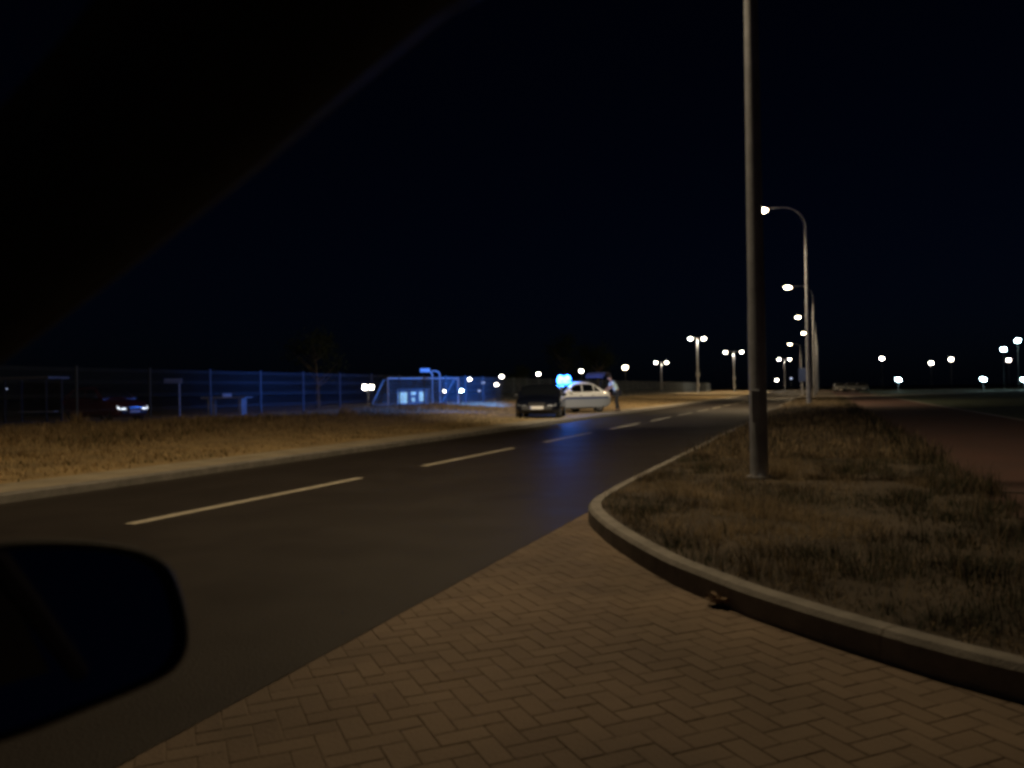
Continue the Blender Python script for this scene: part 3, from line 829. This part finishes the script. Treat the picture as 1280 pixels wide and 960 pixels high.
l = bpy.data.lights.new('beacon_beam', 'SPOT'); l.energy = 5000; l.color = (.05, .2, 1); l.shadow_soft_size = .1; l.spot_size = R(66); l.spot_blend = 1
l2 = bpy.data.objects.new('beacon_beam', l); col.objects.link(l2); l2.parent = pol
l2.matrix_parent_inverse = pol.matrix_world.inverted(); l2.matrix_world = Matrix.Translation(wl) @ (W(150, 470, 38) - wl).normalized().to_track_quat('-Z', 'Y').to_matrix().to_4x4()
# parked car behind the fence on the left, its lights on
pl = W(166, 505, 33)
hd = 62
v = Vector((math.sin(CA(hd + 90)), math.cos(CA(hd + 90)), 0))
c0 = Vector((pl.x, pl.y, 0)) - Vector((math.sin(CA(118)), math.cos(CA(118)), 0)) * 1.75
make_car('parked_car', 'dark red car behind the left of the fence with its headlights lit', 'hatch', (c0.x, c0.y, vz(c0.x) - .0), cam_heading(118), M['red_paint'], lit=True)
# pale cars far off on the right
pale = None
for (px, lab) in ((1049, 'far pale parked car nearest the row of lamp posts'), (1064, 'far pale parked car between two others beyond the footpath'), (1077, 'far pale parked car, rightmost of the three beyond the footpath')):
    p = W(px, 488, 125)
    if pale is None:
        pale = make_car('parked_car', lab, 'hatch', (p.x, p.y, .12), cam_heading(195), M['grey_paint'], group='pale cars parked beyond the footpath'); q = pale
    else:
        q = copy_tree(pale); q['label'] = lab
    q.location = (p.x, p.y, .12)

# ------------------------------------------------------------------ person at the boot
def skin_mesh(name, pts, edges, rads, m, parent, sub=2, root=0):
    me = bpy.data.meshes.new(name); me.from_pydata([tuple(p) for p in pts], edges, [])
    o = bpy.data.objects.new(name, me); col.objects.link(o)
    md = o.modifiers.new('s', 'SKIN'); md.use_smooth_shade = True
    for i, r in enumerate(rads):
        sv = me.skin_vertices[0].data[i]; sv.radius = (r, r) if not isinstance(r, tuple) else r; sv.use_root = (i == root)
    s = o.modifiers.new('u', 'SUBSURF'); s.levels = sub; s.render_levels = sub
    dg = bpy.context.evaluated_depsgraph_get(); me2 = bpy.data.meshes.new_from_object(o.evaluated_get(dg))
    bpy.data.objects.remove(o)
    me2.materials.clear(); me2.materials.append(m)
    me2.polygons.foreach_set('use_smooth', [True] * len(me2.polygons))
    o = bpy.data.objects.new(name, me2); col.objects.link(o); o.parent = parent
    return o
def person(loc, rz, label):
    """faces local +X; leans forward with both hands on something at waist height"""
    root = thing('person', label, 'person', loc, rz)
    J = {'pel': (0, 0, .93), 'spi': (.08, 0, 1.12), 'che': (.20, 0, 1.30), 'nek': (.30, 0, 1.46), 'hd0': (.345, 0, 1.53), 'hd1': (.375, 0, 1.60), 'hd2': (.40, 0, 1.69)}
    for s, q in ((1, 'L'), (-1, 'R')):
        fx = .10 * s
        J.update({'sh' + q: (.24, s * .19, 1.40), 'el' + q: (.36, s * .27, 1.16), 'wr' + q: (.55, s * .20, 1.04), 'pa' + q: (.63, s * .185, 1.015),
                  'hi' + q: (0, s * .10, .90), 'kn' + q: (.05 + fx * .6, s * .115, .49), 'an' + q: (-.03 + fx, s * .12, .09), 'to' + q: (.14 + fx, s * .14, .035)})
    names = list(J); idx = {n: i for i, n in enumerate(names)}
    E = [('pel', 'spi'), ('spi', 'che'), ('che', 'nek'), ('nek', 'hd0'), ('hd0', 'hd1'), ('hd1', 'hd2')]
    rad = {'pel': .135, 'spi': .125, 'che': .145, 'nek': .055, 'hd0': .062, 'hd1': .092, 'hd2': .072}
    for q in 'LR':
        E += [('che', 'sh' + q), ('sh' + q, 'el' + q), ('el' + q, 'wr' + q), ('wr' + q, 'pa' + q), ('pel', 'hi' + q), ('hi' + q, 'kn' + q), ('kn' + q, 'an' + q), ('an' + q, 'to' + q)]
        rad.update({'sh' + q: .062, 'el' + q: .042, 'wr' + q: .028, 'pa' + q: .036, 'hi' + q: .092, 'kn' + q: .06, 'an' + q: .04, 'to' + q: .035})
    pts = [J[n] for n in names]; ed = [(idx[a], idx[c]) for a, c in E]; rr_ = [rad[n] for n in names]
    for s, q in ((1, 'L'), (-1, 'R')):      # five unequal, bent fingers
        w = Vector(J['pa' + q])
        for k, ln in enumerate((.072, .082, .076, .06)):
            a = len(pts); y = s * (.027 - .018 * k)
            pts += [w + Vector((.035, y, -.002)), w + Vector((.035 + ln * .5, y * 1.15, -.010)), w + Vector((.035 + ln * .8, y * 1.2, -.045))]
            rr_ += [.0095, .0085, .007]; ed += [(idx['pa' + q], a), (a, a + 1), (a + 1, a + 2)]
        a = len(pts); pts += [w + Vector((-.01, -s * -.04, -.008)), w + Vector((.025, s * .06, -.022))]; rr_ += [.011, .008]; ed += [(idx['pa' + q], a), (a, a + 1)]
    body = skin_mesh('body', pts, ed, rr_, M['skin'], root)
    def sub(name, ns, es, grow, m, over={}):
        ii = {n: i for i, n in enumerate(ns)}
        return skin_mesh(name, [over.get(n, J[n]) for n in ns], [(ii[a], ii[c]) for a, c in es], [rad[n] + grow for n in ns], m, body)
    mid = {q: Vector(J['sh' + q]).lerp(Vector(J['el' + q]), .75) for q in 'LR'}
    sub('shirt', ['pel', 'spi', 'che', 'shL', 'elL', 'shR', 'elR'], [('pel', 'spi'), ('spi', 'che'), ('che', 'shL'), ('shL', 'elL'), ('che', 'shR'), ('shR', 'elR')], .022, M['shirt'], {'elL': mid['L'], 'elR': mid['R']})
    sub('trousers', ['pel', 'hiL', 'knL', 'anL', 'hiR', 'knR', 'anR'], [('pel', 'hiL'), ('hiL', 'knL'), ('knL', 'anL'), ('pel', 'hiR'), ('hiR', 'knR'), ('knR', 'anR')], .02, M['trousers'])
    for q in 'LR':
        b = MB(); a, c = Vector(J['an' + q]), Vector(J['to' + q])
        b.loft([[(a.x + x, a.y + w * math.cos(g_), .045 + h * math.sin(g_) - (.0 if h < .05 else 0)) for g_ in [2 * PI * k / 12 for k in range(12)]] for x, w, h in ((-.07, .03, .03), (-.04, .045, .045), (.06, .05, .045), (.15, .05, .035), (.21, .03, .025))])
        b.build('shoe', M['shoe'], body, smooth=True)
    hc = Vector((.385, 0, 1.645)); tl = Matrix.Rotation(R(14), 3, 'Y')
    b = MB(); b.ell(hc + Vector((-.022, 0, .03)), (.098, .088, .092), 16, 10, M=tl); b.build('hair', M['hair'], body, smooth=True)
    for s in (1, -1):
        b = MB(); b.ell(hc + tl @ Vector((.086, s * .032, -.005)), (.010, .013, .010), 8, 6); b.build('eye', M['eye'], body, smooth=True)
        b = MB(); b.ell(hc + tl @ Vector((-.005, s * .092, -.012)), (.018, .010, .03), 8, 6); b.build('ear', M['skin'], body, smooth=True)
    b = MB(); b.ell(hc + tl @ Vector((.105, 0, -.03)), (.018, .014, .024), 8, 6); b.build('nose', M['skin'], body, smooth=True)
    b = MB(); b.ell(hc + tl @ Vector((.092, 0, -.07)), (.008, .024, .006), 8, 6); b.build('mouth', M['lip'], body, smooth=True)
    return root
# stands behind the open boot, off its near corner, bending in
u = pol.matrix_world @ Vector((-2.95, .50, 0)); uh = pol.matrix_world @ Vector((-2.25, .1, 0))
pd = uh - u
person((u.x, u.y, .107), math.atan2(pd.y, pd.x), 'person in a light blue shirt leaning over the open boot of the police car')

# ------------------------------------------------------------------ sports ground behind the fence
gl = W(485, 500, 62.5); gr_ = W(573, 500, 67.5)
zg = W(530, 505.5, 65).z
gl.z = gr_.z = 0
dv = gr_ - gl; Lg = dv.length
t = thing('football_goal', 'blue lit steel football goal with slanting net frame behind the fence', 'goal', (gl.x, gl.y, zg), math.atan2(dv.y, dv.x))
HG = 2.15
b = MB(); b.tube([(0, 0, 0), (0, 0, HG)], .06, 10); b.build('goal_post', M['white_steel'], t)
b = MB(); b.tube([(Lg, 0, 0), (Lg, 0, HG)], .085, 10); b.build('goal_post', M['white_steel'], t)
b = MB(); b.tube([(-.06, 0, HG), (Lg + .06, 0, HG)], .06, 10); b.build('crossbar', M['white_steel'], t)
for xx in (0, Lg):
    b = MB(); b.tube([(xx, 0, HG - .05), (xx, .55, HG - .12), (xx, 2.3, .03), (xx, 0, .03)], .05, 8); b.build('net_frame', M['white_steel'], t)
b = MB(); b.tube([(0, 2.3, .04), (Lg, 2.3, .04)], .025, 8); b.build('ground_bar', M['galv'], t)
b = MB(); nv = 34
P00, P10, P01, P11 = Vector((0, .55, HG - .12)), Vector((Lg, .55, HG - .12)), Vector((0, 2.3, .05)), Vector((Lg, 2.3, .05))
for k in range(nv + 1):
    a = P00.lerp(P10, k / nv); c = P01.lerp(P11, k / nv)
    b.tube([a, a.lerp(c, .5) + Vector((.05, -.05, -.08)), c], .006, 3, caps=False)
for k in range(14):
    a = P00.lerp(P01, k / 13); c = P10.lerp(P11, k / 13); s = -.08 * math.sin(PI * k / 13)
    b.tube([a + Vector((0, 0, s)), c + Vector((0, 0, s))], .006, 3, caps=False)
b.build('net', M['white_steel'], t)
# gooseneck basketball stand
hp = W(545, 500, 72); hz = W(545, 463, 72).z - zg
t = thing('basketball_stand', 'bent twin pole basketball stand rising above the goal crossbar', 'basketball stand', (hp.x, hp.y, zg), YAW)
for dx in (-.30, .38):
    b = MB(); pts = [(dx, 0, 0), (dx, 0, hz - .45)] + [(dx - .45 * (1 - math.cos(q)) , -.02, hz - .45 + .40 * math.sin(q)) for q in [PI / 2 * k / 6 for k in range(1, 7)]] + [(dx - .75, -.05, hz - .05)]
    b.tube(pts, .06, 10); b.build('pole', M['white_steel'], t, smooth=True)
b = MB(); b.box((-.95, -.08, hz + .02), (.9, .03, .36), 0); b.build('backboard', M['white_steel'], t, bevel=.01)
b = MB(); b.loft([[(-1.1 + (.22 + .012 * math.cos(c)) * math.cos(q), -.34 + (.22 + .012 * math.cos(c)) * math.sin(q), hz - .12 + .012 * math.sin(c)) for c in [2 * PI * j / 6 for j in range(6)]] for q in [2 * PI * k / 18 for k in range(19)]], caps=False)
b.build('rim', M['galv'], t)
# kiosk with lit windows
kp = W(516, 508.5, 74)
t = thing('kiosk', 'low kiosk with pale blue lit windows seen through the goal', 'kiosk', (kp.x, kp.y, kp.z), YAW)
b = MB(); b.box((0, 1.0, .85), (2.9, 2.0, 1.7)); b.build('wall', M['cold_wall'], t, bevel=.01)
b = MB(); b.box((0, .95, 1.75), (3.2, 2.4, .10)); b.build('roof', M['roof'], t, bevel=.01)
def window(px0, px1, py0, py1, m, bars=1):
    x0, x1 = (px0 - 516) / F * 74, (px1 - 516) / F * 74; z0, z1 = (508.5 - py1) / F * 74, (508.5 - py0) / F * 74
    b = MB(); wdt, hgt = x1 - x0, z1 - z0; xc, zc = (x0 + x1) / 2, (z0 + z1) / 2
    for zz in (z0, z1): b.box((xc, -.03, zz), (wdt + .08, .06, .07))
    for k in range(bars + 2): b.box((x0 + wdt * k / (bars + 1), -.035, zc), (.06, .06, hgt))
    fr = b.build('window', M['white_steel'], t)
    b = MB(); b.box((xc, -.012, zc), (wdt - .02, .02, hgt - .02)); b.build('pane', m, fr)
window(498, 509.5, 490, 504, M['lit_pane'], 1)
window(514, 520.5, 489.5, 494, M['lit_pane'], 0)
window(514.5, 519.5, 497, 502, M['lit_pane'], 0)
window(524, 531, 489.5, 502, M['lit_pane'], 0)
# outdoor table behind the fence
tp = W(284, 497, 36)
t = thing('outdoor_table', 'pale concrete topped outdoor table standing behind the fence', 'table', (tp.x, tp.y, vz(tp.x)), YAW)
hh = tp.z - vz(tp.x)
b = MB(); b.box((0, 0, hh), (2.0, 1.1, .07)); b.build('table_top', M['concrete'], t, bevel=.01)
b = MB(); b.box((0, 0, hh + .11), (.03, 1.1, .15)); b.build('net_plate', M['galv'], t)
for s in (-1, 1):
    b = MB(); b.box((s * .7, 0, hh / 2 - .02), (.14, .7, hh - .04)); b.build('leg', M['concrete'], t, bevel=.01)
# small board on posts
p = W(217, 476, 42); zb = vz(p.x)
t = thing('notice_board', 'small bluish board on a post behind the fence', 'board', (p.x, p.y, zb), YAW)
b = MB(); b.tube([(.3, 0, 0), (.3, 0, p.z - zb + .1)], .04, 8); b.build('post', M['galv'], t)
b = MB(); b.box((0, -.06, p.z - zb), (.95, .03, .24)); b.build('board_panel', M['galv'], t, bevel=.008)
# dark shelter at the far left
p = W(32, 506, 38)
t = thing('shelter', 'dim open sided shelter behind the left end of the fence', 'shelter', (p.x, p.y, vz(p.x)), YAW)
for sx in (-1, 1):
    for sy in (0, 1.3):
        b = MB(); b.box((sx * 1.0, sy, 1.05), (.07, .07, 2.1)); b.build('post', M['dark_post'], t)
b = MB(); b.box((0, .65, 2.16), (2.5, 1.8, .10)); b.build('roof', M['sign_back'], t, bevel=.01)
b = MB(); b.box((0, 1.37, 1.15), (1.92, .03, 1.7)); b.build('back_panel', M['glass_dark'], t)
b = MB(); b.box((0, 1.0, .5), (1.8, .35, .05)); b.build('seat', M['galv'], t)
# weed by the fence
bl = []
for px, py, Z in ((428, 512, 31), (437, 512, 31.5), (98, 523, 25)):
    p = W(px, py, Z); z = vz(p.x)
    for _ in range(110):
        bl.append([p.x + random.gauss(0, .12), p.y + random.gauss(0, .12), z, random.uniform(.2, .6), .02, random.uniform(0, 6.3), random.uniform(0, .5), random.uniform(0, .5), random.choice((0, 0, 1))])
grass_mesh('weed_stems', bl, gm, 'pale tall weed stems at the foot of the fence')
# blue traffic sign by the far poles
p = W(1003, 470, 88)
t = thing('traffic_sign', 'dim blue rectangular traffic sign on a post by the far lamp row', 'traffic sign', (p.x, p.y, .12), 0)
b = MB(); b.tube([(0, 0, 0), (0, 0, p.z + .8)], .035, 8); b.build('post', M['galv'], t)
b = MB(); b.box((0, -.05, p.z), (.75, .025, 1.5)); b.build('sign_panel', M['sign_blue'], t, bevel=.01)
# low flood lamps far right
for px, py, lab in ((1123, 474.5, 'low cold white flood lamp under the first of the white lamps on the right'),
                    (1229, 474, 'low cold white flood lamp between the white pair and the right edge'),
                    (1280, 474.5, 'low cold white flood lamp cut by the right edge of the picture')):
    p = W(px, py, 120)
    t = thing('flood_lamp', lab, 'flood lamp', (p.x, p.y, -.15), YAW, 'low flood lamps on the right')
    H = p.z + .15
    b = MB(); b.tube([(0, 0, 0), (0, 0, H + .2)], .06, 8); b.build('post', M['pole'], t)
    b = MB(); b.box((0, .02, H + .27), (.95, .4, .07)); b.box((0, .16, H), (.95, .06, .5)); fl = b.build('housing', M['lamp_shell'], t, bevel=.01)
    b = MB(); b.ell((0, -.04, H), (.46, .16, .24), 12, 8, M=Matrix.Rotation(R(18), 3, 'Y')); b.build('diffuser', M['lamp_cold'], fl, smooth=True)

# ------------------------------------------------------------------ trees
def tree(loc, h, label, seed, tm, n=2600, spread=.3):
    rt = random.Random(seed)
    t = thing('tree', label, 'tree', loc, rt.uniform(0, 6), 'dark trees beyond the fence')
    b = MB(); top = h * .62; tips = []
    ln = rt.uniform(-.06, .06) * h
    b.tube([(0, 0, -.1), (ln * .3, 0, h * .25), (ln, .05 * h * rt.uniform(-1, 1), top)], [h * .028, h * .02, h * .008], 9)
    for k in range(12):
        a = rt.uniform(0, 6.3); z0 = h * rt.uniform(.25, .6); L = h * rt.uniform(.18, .34)
        e = Vector((math.cos(a) * L * .85, math.sin(a) * L * .85, z0 + L * .75))
        b.tube([(ln * z0 / top, 0, z0), (e.x * .5, e.y * .5, z0 + L * .3), e], [h * .011, h * .007, h * .003], 6); tips.append(e)
    b.build('trunk', tm, t, smooth=True)
    tips += [Vector((rt.uniform(-.12, .12) * h, rt.uniform(-.12, .12) * h, h * rt.uniform(.62, .92))) for _ in range(7)]
    b = MB()
    for _ in range(n):
        c = rt.choice(tips); p = c + Vector((rt.gauss(0, .07), rt.gauss(0, .07), rt.gauss(0, .06))) * h
        s = h * .014 * rt.uniform(.6, 1.6)
        u = Vector((rt.gauss(0, 1), rt.gauss(0, 1), rt.gauss(0, 1))).normalized(); w = u.orthogonal().normalized()
        b.add([p - u * s, p + w * s * .55, p + u * s, p - w * s * .55], [(0, 1, 2, 3)])
    b.build('crown', M['leaf'], t); return t
p = W(398, 500, 60); tree((p.x, p.y, vz(p.x)), 6.5, 'slim bare looking tree standing behind the fence left of the goal', 5, M['bark'], 1500)
p = W(705, 500, 160); tree((p.x, p.y, vz(p.x)), 13, 'dark leafy tree beyond the police car roof', 8, M['bark'])
p = W(748, 500, 170); tree((p.x, p.y, vz(p.x)), 12, 'dark leafy tree beyond the person at the boot', 11, M['bark'])
p = W(650, 500, 160); tree((p.x, p.y, vz(p.x)), 7, 'dark leafy tree beyond the dark car', 15, M['bark'])

# ------------------------------------------------------------------ litter on the drive
lp = W(912, 766, 4.35); lp.z = 0
b = MB()
bm = bmesh.new(); bmesh.ops.create_icosphere(bm, subdivisions=4, radius=1)
for v in bm.verts:
    c = v.co.copy(); r_ = 1 + .55 * noise.noise(c * 1.9) + .35 * noise.noise(c * 4.3) + .2 * abs(noise.noise(c * 9))
    v.co = Vector((c.x * .105 * r_, c.y * .06 * r_, .004 + max(-.0, (c.z * .5 + .5) * .06 * r_)))
me = bpy.data.meshes.new('crumpled_leaf'); bm.to_mesh(me); bm.free(); me.materials.append(M['litter'])
o = bpy.data.objects.new('crumpled_leaf', me); col.objects.link(o); o.location = (lp.x, lp.y, .002); o.rotation_euler = (0, 0, .5)
tag(o, 'crumpled brown dry leaf lying on the paving beside the kerb', 'leaf')

# ------------------------------------------------------------------ the car the photograph was taken from (nose towards -X)
t = thing('own_car', 'dark car the picture is taken from, its door mirror and windscreen pillar showing', 'car', (0, 0, 0))
# windscreen pillar, running up into the roof rail
low = [(-160, 560), (0, 441), (150, 327), (294, 214), (418, 108), (546, 2), (720, -90)]
ysd = [.53, .50, .475, .45, .425, .405, .39]
rings = []
for (px, py), yy in zip(low, ysd):
    p = WY(px, py, yy)
    dn = Vector((.54, -.1, .80)).normalized()
    out = Vector((.0, .05, .012)); up = Vector((-.062, -.02, .062)); inn = Vector((-.05, -.075, .035))
    rings.append([p, p + out * .8 + Vector((-.006, 0, .006)), p + out + up * .8, p + up, p + up + inn * .6, p + inn * .7, p + Vector((-.004, -.02, .004))])
b = MB(); b.loft(rings); b.build('windscreen_pillar', M['trim'], t, smooth=True, auto=50)
# weather strip along its lower edge
b = MB(); b.tube([WY(px, py + 2, yy + .02) for (px, py), yy in zip(low, ysd)], .007, 8); b.build('door_seal', M['black_plastic'], t, smooth=True)
e = WY(720, -90, .39)
zr = e.z
b = MB(); b.tube([e + Vector((-.02, -.01, .03)), (.45, .38, zr + .06), (1.0, .40, zr + .05), (1.7, .45, zr - .05)], .035, 8); b.build('roof_rail', M['trim'], t, smooth=True)
b = MB(); rings = []
for x, z in ((e.x - .02, zr + .045), (.35, zr + .085), (1.0, zr + .085), (1.75, zr - .01)):
    rings.append([(x, .36, z), (x, -.35, z + .03), (x, -1.05, z), (x, -1.05, z + .02), (x, -.35, z + .05), (x, .36, z + .02)])
b.loft(rings); b.build('roof', M['own_paint'], t, smooth=True, auto=50)
# mirrored far pillar and header
b = MB(); mir = [[Vector((v.x, -.69 - v.y, v.z)) for v in r] for r in rings[:0]]
fp = [WY(px, py, yy) for (px, py), yy in zip(low, ysd)]
b.tube([(v.x, -.69 - v.y, v.z + .03) for v in fp] , .035, 8); b.build('far_pillar', M['trim'], t, smooth=True)
b = MB(); b.loft([[(v.x - .05, v.y - .05, v.z + .05), (v.x - .05, -.64 - v.y, v.z + .05)] for v in fp], closed=False, caps=False); b.build('windscreen', M['clear_glass'], t)
# lower body, doors, bonnet, wheels
b = MB(); b.box((.35, .475, .56), (2.0, .06, .46)); d_ = b.build('door', M['own_paint'], t, bevel=.02)
b = MB(); b.box((.9, .512, .72), (.18, .025, .03)); b.build('door_handle', M['black_plastic'], d_, bevel=.008)
b = MB(); b.box((.35, -1.165, .56), (2.0, .06, .46)); b.build('door', M['own_paint'], t, bevel=.02)
b = MB(); b.loft([[(x, yy, z) for yy, z in ((.50, .25), (.51, zt - .08), (.44, zt - .02), (-.345, zt + .03), (-1.13, zt - .02), (-1.20, zt - .08), (-1.19, .25))] for x, zt in ((-.68, .80), (-1.1, .80), (-1.8, .74), (-2.25, .62), (-2.35, .5))])
b.build('bonnet', M['own_paint'], t, smooth=True, auto=40)
b = MB(); b.loft([[(x, yy, z) for yy, z in ((.50, .25), (.51, zt - .1), (.44, zt), (-.345, zt + .02), (-1.13, zt), (-1.20, zt - .1), (-1.19, .25))] for x, zt in ((1.4, .85), (1.8, .95), (2.2, .9), (2.3, .7))])
b.build('boot', M['own_paint'], t, smooth=True, auto=40)
b = MB(); b.box((.36, -.345, .24), (2.0, 1.5, .08)); b.build('floor', M['trim'], t)
b = MB(); b.box((-.80, -.345, .72), (.62, 1.52, .26)); b.build('dashboard', M['trim'], t, bevel=.04)
for wx in (-1.55, 1.5):
    for wy in (.36, -1.05):
        b = MB(); b.loft([[(wx + rr * math.cos(q), wy + yy, .31 + rr * math.sin(q)) for rr, yy in ((.2, -.1), (.3, -.1), (.31, -.07), (.31, .16), (.3, .19), (.2, .19))] for q in [2 * PI * k / 24 for k in range(25)]], caps=False)
        w_ = b.build('wheel', M['tyre'], t, smooth=True)
        b = MB(); b.tube([(wx, wy - .02, .31), (wx, wy + .15, .31)], .2, 20); b.build('rim', M['rim'], w_)
# door mirror: outline of the shell, then depth towards the nose
out = [(-95, 715), (-60, 688), (0, 676), (60, 673), (130, 676), (183, 687), (215, 708), (231, 745), (239, 785), (236, 815), (216, 842), (165, 867), (100, 893), (30, 920), (-40, 937), (-90, 905), (-108, 800)]
c0 = W(90, 795, .80); nrm = Vector((.93, -.36, .26)).normalized()      # glass faces back along the car
def onplane(px, py):
    o_ = Vector((0, 0, CAMH)); d_ = (W(px, py, 1) - o_); k = (c0 - o_).dot(nrm) / d_.dot(nrm); return o_ + d_ * k
O = [onplane(*p) for p in out]
# smooth the outline
def smooth_closed(P, n=5):
    res = []; m = len(P)
    for i in range(m):
        p0, p1, p2, p3 = P[i - 1], P[i], P[(i + 1) % m], P[(i + 2) % m]
        for j in range(n):
            q = j / n; res.append(.5 * (2 * p1 + (p2 - p0) * q + (2 * p0 - 5 * p1 + 4 * p2 - p3) * q * q + (3 * p1 - p0 - 3 * p2 + p3) * q ** 3))
    return res
O = smooth_closed(O); cc = sum(O, Vector()) / len(O)
def rng_(sc_, dn_): return [cc + (p - cc) * sc_ - nrm * dn_ for p in O]
b = MB(); b.loft([rng_(.90, .014), rng_(.915, .002), rng_(.955, -.004), rng_(.985, .0), rng_(1.0, .012), rng_(.985, .035), rng_(.93, .065), rng_(.80, .092), rng_(.55, .108), rng_(.2, .115)], caps=False)
b.add(rng_(.2, .115), [tuple(range(len(O)))])
hs = b.build('wing_mirror', M['black_plastic'], t, smooth=True, auto=60)
b = MB(); b.loft([rng_(.905, .012), rng_(.905, .016)]); b.build('mirror_glass', M['mirror'], hs)
a0 = cc - nrm * .05
b = MB(); b.loft([[Vector((-.80, .49, .74)) + Vector((.05 * math.cos(q), 0, .03 * math.sin(q))) for q in [2 * PI * k / 10 for k in range(10)]], [Vector((a0.x - .02, a0.y - .12, a0.z - .06)) + Vector((.05 * math.cos(q), 0, .035 * math.sin(q))) for q in [2 * PI * k / 10 for k in range(10)]]])
b.build('mirror_arm', M['black_plastic'], hs, smooth=True)

# ------------------------------------------------------------------ night sky, moonless: a trace of blue, plus the faintest sun below use
w = bpy.data.worlds.new('World'); sc.world = w; w.use_nodes = True
nt = w.node_tree; bg = nt.nodes['Background']
sky = nt.nodes.new('ShaderNodeTexSky'); sky.sky_type = 'NISHITA'; sky.sun_disc = False
sky.sun_elevation = R(30); sky.sun_rotation = R(200)
mx = nt.nodes.new('ShaderNodeMix'); mx.data_type = 'RGBA'; mx.blend_type = 'MULTIPLY'; mx.inputs['Factor'].default_value = 1
mx.inputs['B'].default_value = (.22, .38, 1, 1)
nt.links.new(sky.outputs[0], mx.inputs['A']); nt.links.new(mx.outputs['Result'], bg.inputs['Color'])
bg.inputs['Strength'].default_value = .0005

# ------------------------------------------------------------------ camera
cam = bpy.data.cameras.new('camera'); co = bpy.data.objects.new('camera', cam); col.objects.link(co)
cam.sensor_width = 36; cam.lens = 36 * F / 1280; cam.clip_start = .02; cam.clip_end = 4000
pitch = math.atan(YH / F)
Rm = Matrix.Rotation(YAW, 3, 'Z') @ Matrix.Rotation(PI / 2 + pitch, 3, 'X') @ Matrix.Rotation(-RHO, 3, 'Z')
co.matrix_world = Matrix.Translation((0, 0, CAMH)) @ Rm.to_4x4()
cam.dof.use_dof = True; cam.dof.focus_distance = 25; cam.dof.aperture_fstop = 3.2
sc.camera = co
sc.render.engine = 'CYCLES'
sc.cycles.use_denoising = True
sc.cycles.sample_clamp_indirect = 3
sc.cycles.max_bounces = 6
sc.cycles.filter_width = 3.3
vs_ = sc.view_settings; vs_.view_transform = 'Standard'; vs_.look = 'None'; vs_.exposure = 0; vs_.gamma = 1; vs_.use_curve_mapping = False
